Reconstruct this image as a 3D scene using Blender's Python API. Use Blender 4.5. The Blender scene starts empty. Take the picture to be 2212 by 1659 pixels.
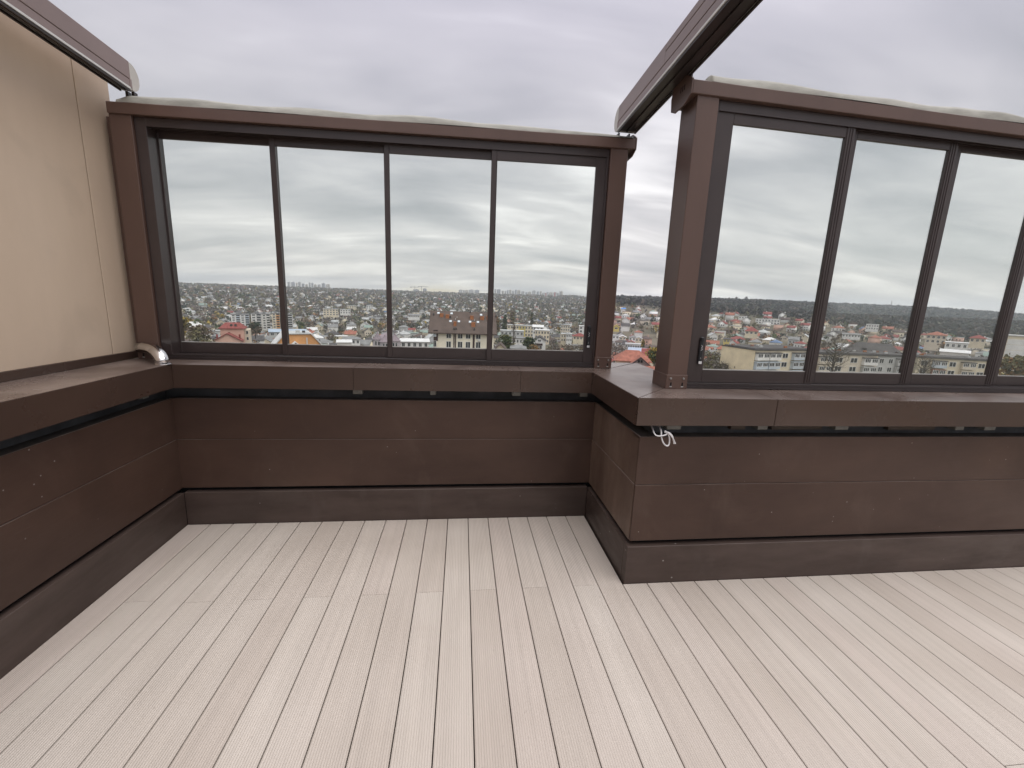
import bpy, bmesh, math, random
import numpy as np
from mathutils import Vector, Matrix

random.seed(11)
rng = np.random.default_rng(11)
scene = bpy.context.scene
C = scene.collection
rad = math.radians

# ------------------------------------------------------------------ camera
CAM_H = 1.6202
YAW, PITCH, ROLL = 0.12217, -0.19328, 0.03843
fwd = Vector((math.sin(YAW)*math.cos(PITCH), math.cos(YAW)*math.cos(PITCH), math.sin(PITCH)))
rgt = Vector((math.cos(YAW), -math.sin(YAW), 0))
upv = rgt.cross(fwd)
r2 = math.cos(ROLL)*rgt + math.sin(ROLL)*upv
u2 = -math.sin(ROLL)*rgt + math.cos(ROLL)*upv
cd = bpy.data.cameras.new('camera')
cam = bpy.data.objects.new('camera', cd)
C.objects.link(cam)
M = Matrix(((r2.x, u2.x, -fwd.x, 0), (r2.y, u2.y, -fwd.y, 0), (r2.z, u2.z, -fwd.z, CAM_H), (0, 0, 0, 1)))
cam.matrix_world = M
cd.sensor_width = 36
cd.sensor_fit = 'HORIZONTAL'
cd.lens = 918.77/2212*36
cd.clip_start = 0.02
cd.clip_end = 20000
scene.camera = cam

# ------------------------------------------------------------------ sky
SUN_AZ, SUN_EL = rad(138), rad(73)      # brightest part of the overcast, high behind the viewer's right shoulder
world = bpy.data.worlds.new('World')
scene.world = world
world.use_nodes = True
nt = world.node_tree
nt.nodes.clear()
def N(tree, t, **kw):
    n = tree.nodes.new(t)
    for k, v in kw.items():
        setattr(n, k, v)
    return n
def L(tree, a, b):
    tree.links.new(a, b)
def math_node(tree, op, a, b=None, c=None):
    n = tree.nodes.new('ShaderNodeMath')
    n.operation = op
    for i, v in enumerate((a, b, c)):
        if v is None:
            continue
        if isinstance(v, (int, float)):
            n.inputs[i].default_value = v
        else:
            tree.links.new(v, n.inputs[i])
    return n.outputs[0]
def mix_rgb(tree, fac, a, b, blend='MIX'):
    n = tree.nodes.new('ShaderNodeMix')
    n.data_type = 'RGBA'
    n.blend_type = blend
    for sock, v in ((n.inputs[0], fac), (n.inputs[6], a), (n.inputs[7], b)):
        if isinstance(v, (int, float)):
            sock.default_value = v
        elif isinstance(v, tuple):
            sock.default_value = (*v, 1)
        else:
            tree.links.new(v, sock)
    return n.outputs[2]
def ramp(tree, fac, stops, interp='LINEAR'):
    n = tree.nodes.new('ShaderNodeValToRGB')
    n.color_ramp.interpolation = interp
    el = n.color_ramp.elements
    while len(el) < len(stops):
        el.new(0.5)
    for e, (p, c) in zip(el, stops):
        e.position = p
        e.color = (*c, 1) if isinstance(c, tuple) else (c, c, c, 1)
    tree.links.new(fac, n.inputs[0])
    return n.outputs[0]

sky = N(nt, 'ShaderNodeTexSky', sky_type='NISHITA', sun_disc=False)
sky.sun_elevation = SUN_EL
sky.sun_rotation = SUN_AZ
sky.altitude = 100
sky.air_density = 1.5
sky.dust_density = 3
bg_sky = N(nt, 'ShaderNodeBackground')
bg_sky.inputs[1].default_value = 0.05
L(nt, sky.outputs[0], bg_sky.inputs[0])
tc = N(nt, 'ShaderNodeTexCoord')
sep = N(nt, 'ShaderNodeSeparateXYZ')
L(nt, tc.outputs['Generated'], sep.inputs[0])
zc = math_node(nt, 'MAXIMUM', sep.outputs[2], 0.0)
inv = math_node(nt, 'DIVIDE', 1.0, math_node(nt, 'ADD', zc, 0.22))
comb = N(nt, 'ShaderNodeCombineXYZ')
L(nt, math_node(nt, 'MULTIPLY', sep.outputs[0], inv), comb.inputs[0])
L(nt, math_node(nt, 'MULTIPLY', sep.outputs[1], inv), comb.inputs[1])
def cloud_noise(scale, detail, dist, loc, stretch, rot):
    mp = N(nt, 'ShaderNodeMapping')
    mp.inputs[1].default_value = loc
    mp.inputs[2].default_value = (0, 0, rot)
    mp.inputs[3].default_value = stretch
    L(nt, comb.outputs[0], mp.inputs[0])
    nz = N(nt, 'ShaderNodeTexNoise')
    nz.inputs['Scale'].default_value = scale
    nz.inputs['Detail'].default_value = detail
    nz.inputs['Roughness'].default_value = 0.52
    nz.inputs['Distortion'].default_value = dist
    L(nt, mp.outputs[0], nz.inputs['Vector'])
    return nz.outputs[0]
n1 = cloud_noise(0.62, 4, 0.35, (0, 0, 0), (0.8, 1.2, 1), rad(12))
n2 = cloud_noise(2.0, 4, 0.4, (5, 5, 0), (0.5, 1.35, 1), rad(12))
nn = math_node(nt, 'ADD', math_node(nt, 'MULTIPLY', n1, 0.55), math_node(nt, 'MULTIPLY', n2, 0.45))
cl = ramp(nt, nn, [(0.37, (0.42, 0.44, 0.46)), (0.45, (0.54, 0.55, 0.57)), (0.53, (0.70, 0.70, 0.71)), (0.61, (1.02, 1.02, 1.01))])
# overhead the layer is thicker and more even
cl = mix_rgb(nt, ramp(nt, zc, [(0.26, 0.0), (0.50, 0.45)]), cl, (0.68, 0.67, 0.70))
# higher, thicker cloud is a touch violet; the band over the horizon is warmer
tint = ramp(nt, zc, [(0.0, (1.06, 1.0, 0.93)), (0.10, (1.02, 0.99, 0.97)), (0.25, (1.0, 0.98, 1.0)), (0.5, (0.985, 0.955, 1.045))])
cl = mix_rgb(nt, 1.0, cl, tint, 'MULTIPLY')
# overcast luminance gradient: brighter towards the zenith
grad = ramp(nt, zc, [(0.0, 1.20), (0.12, 1.20), (0.32, 0.97), (0.5, 0.94), (1.0, 1.0)])
grad = math_node(nt, 'MULTIPLY', grad, math_node(nt, 'ADD', 1.0, math_node(nt, 'MULTIPLY', math_node(nt, 'POWER', zc, 3.0), 0.6)))
cl = mix_rgb(nt, 1.0, cl, grad, 'MULTIPLY')
# low opening in the cloud at the skyline where the evening light gets through
azn = math_node(nt, 'DIVIDE', sep.outputs[0], math_node(nt, 'MAXIMUM', sep.outputs[1], 0.01))
ga = math_node(nt, 'DIVIDE', math_node(nt, 'ADD', azn, 0.055), 0.085)
ga = math_node(nt, 'EXPONENT', math_node(nt, 'MULTIPLY', math_node(nt, 'MULTIPLY', ga, ga), -1.0))
ge = math_node(nt, 'DIVIDE', math_node(nt, 'SUBTRACT', sep.outputs[2], 0.017), 0.011)
ge = math_node(nt, 'EXPONENT', math_node(nt, 'MULTIPLY', math_node(nt, 'MULTIPLY', ge, ge), -1.0))
front = math_node(nt, 'GREATER_THAN', sep.outputs[1], 0.0)
gl = math_node(nt, 'MULTIPLY', math_node(nt, 'MULTIPLY', ga, ge), front)
gl = math_node(nt, 'MULTIPLY', gl, ramp(nt, n2, [(0.42, 0.0), (0.6, 1.0)]))
cl = mix_rgb(nt, gl, cl, (0.95, 0.80, 0.52))
bg_cl = N(nt, 'ShaderNodeBackground')
bg_cl.inputs[1].default_value = 0.5
L(nt, cl, bg_cl.inputs[0])
mx = N(nt, 'ShaderNodeMixShader')
mx.inputs[0].default_value = 0.94
L(nt, bg_sky.outputs[0], mx.inputs[1])
L(nt, bg_cl.outputs[0], mx.inputs[2])
wo = N(nt, 'ShaderNodeOutputWorld')
L(nt, mx.outputs[0], wo.inputs[0])

# ------------------------------------------------------------------ sun behind the overcast
sd = bpy.data.lights.new('sun', 'SUN')
sd.energy = 1.5
sd.angle = rad(75)
sd.color = (1.0, 0.96, 0.91)
so = bpy.data.objects.new('sun', sd)
C.objects.link(so)
sdir = Vector((math.sin(SUN_AZ)*math.cos(SUN_EL), math.cos(SUN_AZ)*math.cos(SUN_EL), math.sin(SUN_EL)))
so.rotation_euler = sdir.to_track_quat('Z', 'Y').to_euler()
so.location = sdir*50
# ------------------------------------------------------------------ exposure
scene.view_settings.view_transform = 'Standard'
scene.view_settings.look = 'None'
scene.view_settings.exposure = 1.0
scene.view_settings.gamma = 1.0
scene.view_settings.use_curve_mapping = False
scene.render.engine = 'CYCLES'
scene.cycles.use_denoising = True
world.cycles.sampling_method = 'MANUAL'
world.cycles.sample_map_resolution = 256
scene.cycles.max_bounces = 6
scene.cycles.diffuse_bounces = 3
scene.cycles.caustics_reflective = False
scene.cycles.caustics_refractive = False
scene.cycles.transparent_max_bounces = 16
scene.cycles.volume_bounces = 1

# ================================================================== helpers
MATS = {}
def mat(name, col, rough=0.6, spec=0.4, var=0.0, scale=5.0, col2=None, stretch=(1, 1, 1), bump=0.0, bump_scale=60.0,
        metallic=0.0, rnd=0.0, bstretch=None, rvar=0.0, dots=None, lo=0.35, hi=0.68, smear=None, top_light=None):
    if name in MATS:
        return MATS[name]
    m = bpy.data.materials.new(name)
    m.use_nodes = True
    t = m.node_tree
    b = t.nodes['Principled BSDF']
    b.inputs['Roughness'].default_value = rough
    b.inputs['Specular IOR Level'].default_value = spec
    b.inputs['Metallic'].default_value = metallic
    b.inputs['Base Color'].default_value = (*col, 1)
    gco = N(t, 'ShaderNodeNewGeometry')
    pos = gco.outputs['Position']
    out = None
    if var > 0 or col2 is not None:
        mp = N(t, 'ShaderNodeMapping')
        mp.inputs[3].default_value = stretch
        L(t, pos, mp.inputs[0])
        nz = N(t, 'ShaderNodeTexNoise')
        nz.inputs['Scale'].default_value = scale
        nz.inputs['Detail'].default_value = 6
        nz.inputs['Roughness'].default_value = 0.6
        L(t, mp.outputs[0], nz.inputs['Vector'])
        if col2 is None:
            c1 = tuple(max(0, c*(1-var)) for c in col)
            c2 = tuple(min(1, c*(1+var)) for c in col)
        else:
            c1, c2 = col, col2
        out = ramp(t, nz.outputs[0], [(lo, c1), (hi, c2)])
        if rvar:
            rr = ramp(t, nz.outputs[0], [(lo, rough+rvar), (hi, max(0.05, rough-rvar))])
            L(t, rr, b.inputs['Roughness'])
    if rnd > 0:
        oi = N(t, 'ShaderNodeObjectInfo')
        f = math_node(t, 'ADD', 1-rnd, math_node(t, 'MULTIPLY', oi.outputs['Random'], 2*rnd))
        out = mix_rgb(t, 1.0, out if out is not None else col, f, 'MULTIPLY')
    if smear:
        # wiped-off dust, drips and hand marks
        mps = N(t, 'ShaderNodeMapping')
        mps.inputs[3].default_value = (1.0, 1.0, 0.6)
        L(t, pos, mps.inputs[0])
        ns_ = N(t, 'ShaderNodeTexNoise')
        ns_.inputs['Scale'].default_value = 2.3
        ns_.inputs['Detail'].default_value = 7
        ns_.inputs['Roughness'].default_value = 0.62
        ns_.inputs['Distortion'].default_value = 1.2
        L(t, mps.outputs[0], ns_.inputs['Vector'])
        out = mix_rgb(t, ramp(t, ns_.outputs[0], [(0.54, 0.0), (0.62, 0.12), (0.76, 0.32)]), out if out is not None else col, smear)
        nd_ = N(t, 'ShaderNodeTexNoise')
        nd_.inputs['Scale'].default_value = 1.1
        nd_.inputs['Detail'].default_value = 6
        nd_.inputs['Distortion'].default_value = 0.8
        L(t, pos, nd_.inputs['Vector'])
        out = mix_rgb(t, ramp(t, nd_.outputs[0], [(0.56, 0.0), (0.68, 0.35)]), out, tuple(c_*.72 for c_ in col))
    if dots:
        vs, thr, dc = dots
        vo = N(t, 'ShaderNodeTexVoronoi')
        vo.inputs['Scale'].default_value = vs
        L(t, pos, vo.inputs['Vector'])
        d1 = ramp(t, vo.outputs['Distance'], [(thr, 1.0), (thr*1.6, 0.0)])
        n3 = N(t, 'ShaderNodeTexNoise')
        n3.inputs['Scale'].default_value = 1.4
        L(t, pos, n3.inputs['Vector'])
        sel = ramp(t, n3.outputs[0], [(0.48, 0.0), (0.58, 1.0)])
        vsep = N(t, 'ShaderNodeSeparateColor')
        L(t, vo.outputs['Color'], vsep.inputs[0])
        sel2 = math_node(t, 'GREATER_THAN', vsep.outputs[0], 0.55)
        fac = math_node(t, 'MULTIPLY', math_node(t, 'MULTIPLY', d1, sel), sel2)
        out = mix_rgb(t, math_node(t, 'MULTIPLY', fac, 0.7), out if out is not None else col, dc)
    if top_light:
        # light from the sky on level top faces, painted into the colour
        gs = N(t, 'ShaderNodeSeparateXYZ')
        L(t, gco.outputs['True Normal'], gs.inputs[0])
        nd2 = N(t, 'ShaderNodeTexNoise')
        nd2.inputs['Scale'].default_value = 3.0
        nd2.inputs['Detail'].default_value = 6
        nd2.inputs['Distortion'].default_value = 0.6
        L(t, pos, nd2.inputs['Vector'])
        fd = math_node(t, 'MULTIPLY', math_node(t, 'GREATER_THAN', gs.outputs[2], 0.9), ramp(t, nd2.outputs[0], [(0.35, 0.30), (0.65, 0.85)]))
        out = mix_rgb(t, fd, out if out is not None else col, top_light)
    if out is not None:
        L(t, out, b.inputs['Base Color'])
    if bump > 0:
        mp2 = N(t, 'ShaderNodeMapping')
        mp2.inputs[3].default_value = bstretch or stretch
        L(t, pos, mp2.inputs[0])
        nb = N(t, 'ShaderNodeTexNoise')
        nb.inputs['Scale'].default_value = bump_scale
        nb.inputs['Detail'].default_value = 4
        L(t, mp2.outputs[0], nb.inputs['Vector'])
        bp = N(t, 'ShaderNodeBump')
        bp.inputs['Strength'].default_value = bump
        bp.inputs['Distance'].default_value = 0.002
        L(t, nb.outputs[0], bp.inputs['Height'])
        L(t, bp.outputs[0], b.inputs['Normal'])
    MATS[name] = m
    return m

def tag(o, label=None, cat=None, group=None, kind=None):
    if label: o['label'] = label
    if cat: o['category'] = cat
    if group: o['group'] = group
    if kind: o['kind'] = kind
    return o
def empty(name, loc=(0, 0, 0), rz=0.0, parent=None):
    o = bpy.data.objects.new(name, None)
    o.empty_display_size = 0.1
    C.objects.link(o)
    o.location = loc
    o.rotation_euler = (0, 0, rz)
    if parent: o.parent = parent
    return o
def place(name, me, parent=None, loc=(0, 0, 0), rz=0.0, mats=None):
    o = bpy.data.objects.new(name, me)
    C.objects.link(o)
    o.location = loc
    o.rotation_euler = (0, 0, rz)
    if parent: o.parent = parent
    if mats:
        for i, m in enumerate(mats):
            o.material_slots[i].link = 'OBJECT'
            o.material_slots[i].material = m
    return o

class MB:
    """collects shapes for one mesh"""
    def __init__(self, base=(0, 0, 0)):
        self.v = []; self.f = []; self.m = []; self.base = base
    def quadmesh(self, vs, fs, mi=0):
        n = len(self.v)
        self.v += [tuple(p) for p in vs]
        self.f += [tuple(i+n for i in f) for f in fs]
        self.m += [mi]*len(fs)
        return self
    def box(self, x0, x1, y0, y1, z0, z1, mi=0, bev=0.0):
        if bev <= 0:
            vs = [(x0,y0,z0),(x1,y0,z0),(x1,y1,z0),(x0,y1,z0),(x0,y0,z1),(x1,y0,z1),(x1,y1,z1),(x0,y1,z1)]
            fs = [(0,3,2,1),(4,5,6,7),(0,1,5,4),(1,2,6,5),(2,3,7,6),(3,0,4,7)]
            return self.quadmesh(vs, fs, mi)
        bm = bmesh.new()
        bmesh.ops.create_cube(bm, size=1)
        for v in bm.verts:
            v.co = Vector((x0+(v.co.x+.5)*(x1-x0), y0+(v.co.y+.5)*(y1-y0), z0+(v.co.z+.5)*(z1-z0)))
        bmesh.ops.bevel(bm, geom=bm.edges[:], offset=bev, segments=1, affect='EDGES', profile=0.5)
        self.addbm(bm, mi)
        return self
    def addbm(self, bm, mi=0):
        bm.verts.index_update()
        self.quadmesh([v.co[:] for v in bm.verts], [[v.index for v in f.verts] for f in bm.faces], mi)
        bm.free()
    def prism(self, poly, z0, z1, mi=0):
        """poly: xy outline (counter-clockwise) extruded from z0 to z1"""
        n = len(poly)
        vs = [(x, y, z0) for x, y in poly] + [(x, y, z1) for x, y in poly]
        fs = [tuple(range(n-1, -1, -1)), tuple(range(n, 2*n))]
        for i in range(n):
            j = (i+1) % n
            fs.append((i, j, n+j, n+i))
        return self.quadmesh(vs, fs, mi)
    def extrude_x(self, prof, x0, x1, mi=0):
        """prof: yz outline (counter-clockwise seen from +x) extruded along x"""
        n = len(prof)
        vs = [(x0, y, z) for y, z in prof] + [(x1, y, z) for y, z in prof]
        fs = [tuple(range(n-1, -1, -1)), tuple(range(n, 2*n))]
        for i in range(n):
            j = (i+1) % n
            fs.append((i, j, n+j, n+i))
        return self.quadmesh(vs, fs, mi)
    def extrude_y(self, prof, y0, y1, mi=0):
        n = len(prof)
        vs = [(x, y0, z) for x, z in prof] + [(x, y1, z) for x, z in prof]
        fs = [tuple(range(n)), tuple(range(2*n-1, n-1, -1))]
        for i in range(n):
            j = (i+1) % n
            fs.append((j, i, n+i, n+j))
        return self.quadmesh(vs, fs, mi)
    def tube(self, pts, radii, sides=10, mi=0, caps=True):
        pts = [Vector(p) for p in pts]
        if not isinstance(radii, (list, tuple)):
            radii = [radii]*len(pts)
        ref = Vector((0, 0, 1))
        rings = []
        prev = None
        for i, p in enumerate(pts):
            d = (pts[min(i+1, len(pts)-1)]-pts[max(i-1, 0)]).normalized()
            if prev is None:
                a = d.cross(ref)
                if a.length < 1e-3: a = d.cross(Vector((1, 0, 0)))
            else:
                a = prev - d*prev.dot(d)
            a.normalize()
            prev = a
            b = d.cross(a)
            rings.append([p + (a*math.cos(2*math.pi*k/sides)+b*math.sin(2*math.pi*k/sides))*radii[i] for k in range(sides)])
        vs = [q for r in rings for q in r]
        fs = []
        for i in range(len(rings)-1):
            for k in range(sides):
                k2 = (k+1) % sides
                fs.append((i*sides+k, i*sides+k2, (i+1)*sides+k2, (i+1)*sides+k))
        if caps:
            fs.append(tuple(range(sides-1, -1, -1)))
            fs.append(tuple(range((len(rings)-1)*sides, len(rings)*sides)))
        return self.quadmesh(vs, fs, mi)
    def mesh(self, name, mats, xf=None, smooth=False):
        bx, by, bz = self.base
        vs = self.v if xf is None else [xf(p) for p in self.v]
        me = bpy.data.meshes.new(name)
        me.from_pydata([(x-bx, y-by, z-bz) for x, y, z in vs], [], self.f)
        for m in mats: me.materials.append(m)
        if len(mats) > 1:
            me.polygons.foreach_set('material_index', self.m)
        if smooth:
            me.polygons.foreach_set('use_smooth', [True]*len(me.polygons))
        me.update()
        return me
    def build(self, name, mats, parent=None, xf=None, smooth=False):
        if not isinstance(mats, (list, tuple)): mats = [mats]
        o = place(name, self.mesh(name, mats, xf, smooth), parent)
        if parent is None: o.location = self.base
        return o
def np_mesh(name, verts, quads, mats, midx=None):
    me = bpy.data.meshes.new(name)
    nv, nf = len(verts), len(quads)
    k = quads.shape[1]
    me.vertices.add(nv)
    me.vertices.foreach_set('co', np.ascontiguousarray(verts, dtype=np.float32).ravel())
    me.loops.add(nf*k)
    me.loops.foreach_set('vertex_index', np.ascontiguousarray(quads, dtype=np.int32).ravel())
    me.polygons.add(nf)
    me.polygons.foreach_set('loop_start', np.arange(0, nf*k, k, dtype=np.int32))
    for m in mats: me.materials.append(m)
    if midx is not None:
        me.polygons.foreach_set('material_index', np.ascontiguousarray(midx, dtype=np.int32))
    me.update(calc_edges=True)
    me.validate()
    return me

# ================================================================== materials of the terrace
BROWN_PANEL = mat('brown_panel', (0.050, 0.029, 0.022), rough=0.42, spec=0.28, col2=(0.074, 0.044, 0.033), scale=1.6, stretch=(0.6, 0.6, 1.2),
                  bump=0.35, bump_scale=55, bstretch=(0.12, 0.12, 1.4), rvar=0.08, dots=(16, 0.045, (0.30, 0.28, 0.26)), smear=(0.115, 0.080, 0.064), top_light=(0.24, 0.19, 0.165))  # last colour paints the panels' top edges as if lit from above
BROWN_STAIN_LIT = mat('brown_panel_stained_lit', (0.090, 0.057, 0.042), rough=0.45, spec=0.35, col2=(0.165, 0.116, 0.090), scale=3.2, stretch=(1, 1, 0.45), smear=(0.19, 0.145, 0.12), top_light=(0.30, 0.24, 0.21),  # water stains, and paled overall to make up for light missing on this side
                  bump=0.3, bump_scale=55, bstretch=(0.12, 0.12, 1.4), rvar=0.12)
SKIRT = mat('brown_skirting', (0.052, 0.036, 0.030), rough=0.42, spec=0.3, col2=(0.078, 0.056, 0.048), scale=4.0, stretch=(0.5, 0.5, 2.2),
            bump=0.2, bump_scale=60, bstretch=(0.3, 0.3, 1), rvar=0.1, dots=(13, 0.05, (0.32, 0.30, 0.28)), smear=(0.12, 0.10, 0.09))
COPING = mat('brown_coping_metal', (0.046, 0.027, 0.020), rough=0.30, spec=0.55, col2=(0.068, 0.042, 0.032), scale=1.6, rvar=0.12, top_light=(0.19, 0.148, 0.130),  # last colour paints the sky's reflection onto the tops
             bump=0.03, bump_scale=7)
BEAM = mat('brown_powder_coat', (0.105, 0.063, 0.050), rough=0.36, spec=0.5, var=0.10, scale=3.0, stretch=(1, 1, 0.3), bump=0.05, bump_scale=300)
RAILM = mat('rail_brown_coat', (0.235, 0.178, 0.168), rough=0.42, spec=0.5, var=0.06, scale=4)
FRAME = mat('window_frame_dark', (0.046, 0.034, 0.033), rough=0.33, spec=0.5, var=0.10, scale=5)
TRACK = mat('window_track_dark', (0.034, 0.026, 0.026), rough=0.32, spec=0.5, var=0.1, scale=5)
LEDGE = mat('gap_ledge', (0.075, 0.066, 0.058), rough=0.8, var=0.25, scale=9)
DARK = mat('gap_black', (0.012, 0.012, 0.013), rough=0.8, spec=0.2, var=0.3, scale=8)
MEMBR = mat('bitumen_membrane', (0.075, 0.077, 0.083), rough=0.7, spec=0.3, var=0.3, scale=6)
BRK = mat('bracket_dull_metal', (0.19, 0.185, 0.17), rough=0.5, var=0.15, scale=20)
ALU = mat('bracket_aluminium', (0.42, 0.42, 0.40), rough=0.45, spec=0.5, var=0.12, scale=20)
GALV = mat('bolt_zinc', (0.45, 0.44, 0.43), rough=0.35, metallic=0.8)
CHROME = mat('chrome', (0.72, 0.70, 0.70), rough=0.09, metallic=1.0)
GASKET = mat('white_gasket', (0.62, 0.62, 0.60), rough=0.5, var=0.08, scale=20)
CAPM = mat('cream_plastic_cap', (0.52, 0.50, 0.46), rough=0.45, var=0.06, scale=10)
BLACKP = mat('black_plastic', (0.016, 0.017, 0.020), rough=0.35)
WHITEP = mat('white_print', (0.62, 0.62, 0.62), rough=0.5)
CABLE = mat('white_cable_sheath', (0.62, 0.61, 0.62), rough=0.45, spec=0.4, var=0.06, scale=40)
FACADE = mat('cream_facade_panel', (0.545, 0.430, 0.325), rough=0.40, spec=0.4, col2=(0.60, 0.478, 0.365), scale=1.3, stretch=(2, 2, 0.5), bump=0.05, bump_scale=260, rvar=0.07, smear=(0.50, 0.405, 0.32))
SEALM = mat('facade_joint', (0.12, 0.085, 0.075), rough=0.7)
FABRIC = mat('pale_canopy_fabric', (0.27, 0.265, 0.235), rough=0.6, spec=0.3, col2=(0.40, 0.395, 0.355), scale=6, stretch=(1, 3, 3))

def deck_material():
    m = bpy.data.materials.new('composite_deck')
    m.use_nodes = True
    t = m.node_tree
    b = t.nodes['Principled BSDF']
    co = N(t, 'ShaderNodeTexCoord')
    sx = N(t, 'ShaderNodeSeparateXYZ')
    L(t, co.outputs['Object'], sx.inputs[0])
    oi = N(t, 'ShaderNodeObjectInfo')
    # board-to-board shade, streaks along the board, dusty blotches
    base = ramp(t, oi.outputs['Random'], [(0.0, (0.458, 0.405, 0.358)), (0.35, (0.492, 0.445, 0.397)), (0.7, (0.512, 0.466, 0.417)), (1.0, (0.486, 0.427, 0.383))])
    mp = N(t, 'ShaderNodeMapping')
    mp.inputs[3].default_value = (40, 1.2, 1)
    L(t, co.outputs['Object'], mp.inputs[0])
    ad = N(t, 'ShaderNodeVectorMath', operation='ADD')
    L(t, mp.outputs[0], ad.inputs[0])
    L(t, oi.outputs['Random'], ad.inputs[1])
    nz = N(t, 'ShaderNodeTexNoise')
    nz.inputs['Scale'].default_value = 1.0
    nz.inputs['Detail'].default_value = 5
    L(t, ad.outputs[0], nz.inputs['Vector'])
    geo = N(t, 'ShaderNodeNewGeometry')
    nb = N(t, 'ShaderNodeTexNoise')
    nb.inputs['Scale'].default_value = 1.7
    nb.inputs['Detail'].default_value = 5
    L(t, geo.outputs['Position'], nb.inputs['Vector'])
    c = mix_rgb(t, 1.0, base, ramp(t, nz.outputs[0], [(0.3, 0.95), (0.7, 1.05)]), 'MULTIPLY')
    c = mix_rgb(t, 1.0, c, ramp(t, nb.outputs[0], [(0.3, (0.93, 0.915, 0.90)), (0.7, (1.05, 1.05, 1.05))]), 'MULTIPLY')
    ns = N(t, 'ShaderNodeTexNoise')
    ns.inputs['Scale'].default_value = 38
    ns.inputs['Detail'].default_value = 3
    L(t, geo.outputs['Position'], ns.inputs['Vector'])
    sp = ramp(t, ns.outputs[0], [(0.70, 0.0), (0.76, 0.35)])
    c = mix_rgb(t, sp, c, (0.30, 0.26, 0.23))
    L(t, c, b.inputs['Base Color'])
    # the fine milled ribs that run along every board, about a centimetre apart
    w = math_node(t, 'SINE', math_node(t, 'MULTIPLY', sx.outputs[0], 2*math.pi/0.0097))
    w = math_node(t, 'SMOOTH_MIN', w, 0.35, 0.5)
    bp = N(t, 'ShaderNodeBump')
    bp.inputs['Strength'].default_value = 0.8
    bp.inputs['Distance'].default_value = 0.0015
    L(t, w, bp.inputs['Height'])
    L(t, bp.outputs[0], b.inputs['Normal'])
    b.inputs['Roughness'].default_value = 0.62
    b.inputs['Specular IOR Level'].default_value = 0.3
    return m
DECK = deck_material()

def glass_material(name, tintc):
    m = bpy.data.materials.new(name)
    m.use_nodes = True
    t = m.node_tree
    t.nodes.clear()
    tr = N(t, 'ShaderNodeBsdfTransparent')
    tr.inputs[0].default_value = (*tintc, 1)
    gl = N(t, 'ShaderNodeBsdfGlossy')
    gl.inputs[0].default_value = (0.9, 0.95, 0.93, 1)
    gl.inputs['Roughness'].default_value = 0.01
    fr = N(t, 'ShaderNodeFresnel')
    fr.inputs[0].default_value = 1.45
    mxs = N(t, 'ShaderNodeMixShader')
    L(t, math_node(t, 'MULTIPLY', fr.outputs[0], 0.14), mxs.inputs[0])
    L(t, tr.outputs[0], mxs.inputs[1])
    L(t, gl.outputs[0], mxs.inputs[2])
    o = N(t, 'ShaderNodeOutputMaterial')
    L(t, mxs.outputs[0], o.inputs[0])
    return m
GLASS = glass_material('window_glass', (0.967, 0.983, 0.966))

# ================================================================== terrace: dimensions
XL, XR = -1.880, 0.977          # inner faces of the left and return parapets
YB, YR = 2.965, 2.150           # inner faces of the back and right parapets
XE, YE = 5.6, -2.6              # how far the terrace goes on outside the frame
XO, YO = 1.49, 3.465            # outer corner of the parapet, outer face of the back parapet
YRO = 2.66                      # outer face of the right parapet
XLO = -2.205
ZS, ZPB, ZJ, ZPT, ZCB, ZC = 0.239, 0.268, 0.617, 0.902, 0.984, 1.138
OV = 0.037
BM = 0.150

# ------------------------------------------------------------------ deck
slab = MB((0, 0, -0.35))
slab.prism([(XLO+.02, YE), (XE, YE), (XE, YRO-.02), (XO-.02, YRO-.02), (XO-.02, YO-.02), (XLO+.02, YO-.02)], -0.35, -0.030)
slab_o = tag(slab.build('deck_floor', mat('deck_joist_dark', (0.050, 0.031, 0.025), rough=0.8, var=0.3, scale=8)), kind='structure')
def board(x0, x1, y0, y1):
    b = MB((0, 0, 0))
    cx, cy = (x0+x1)/2, (y0+y1)/2
    b.box(x0-cx, x1-cx, y0-cy, y1-cy, -0.025, 0.0, bev=0.0018)
    o = place('deck_board', b.mesh('deck_board', [DECK]), slab_o, loc=(cx, cy, 0.35))
    return o
i = 0
x = XR-0.008-BM*19
while x < XE-0.1:
    xa, xb = x+0.0025, x+BM-0.0025
    if i == 0: xa = XL+0.001
    end = YB-0.003 if x+BM*0.6 < XR else YR-0.003
    jts = [2.150, -0.05] if i % 2 == 1 else [1.05, -1.15]
    if i < 3: jts = [j+0.012*(3-i) for j in jts]
    ys = [YE+.02] + [j for j in sorted(jts) if j < end-0.02] + [end]
    for a, b_ in zip(ys[:-1], ys[1:]):
        board(xa, xb, a+0.0010, b_-0.0010)
    x += BM
    i += 1

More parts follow.
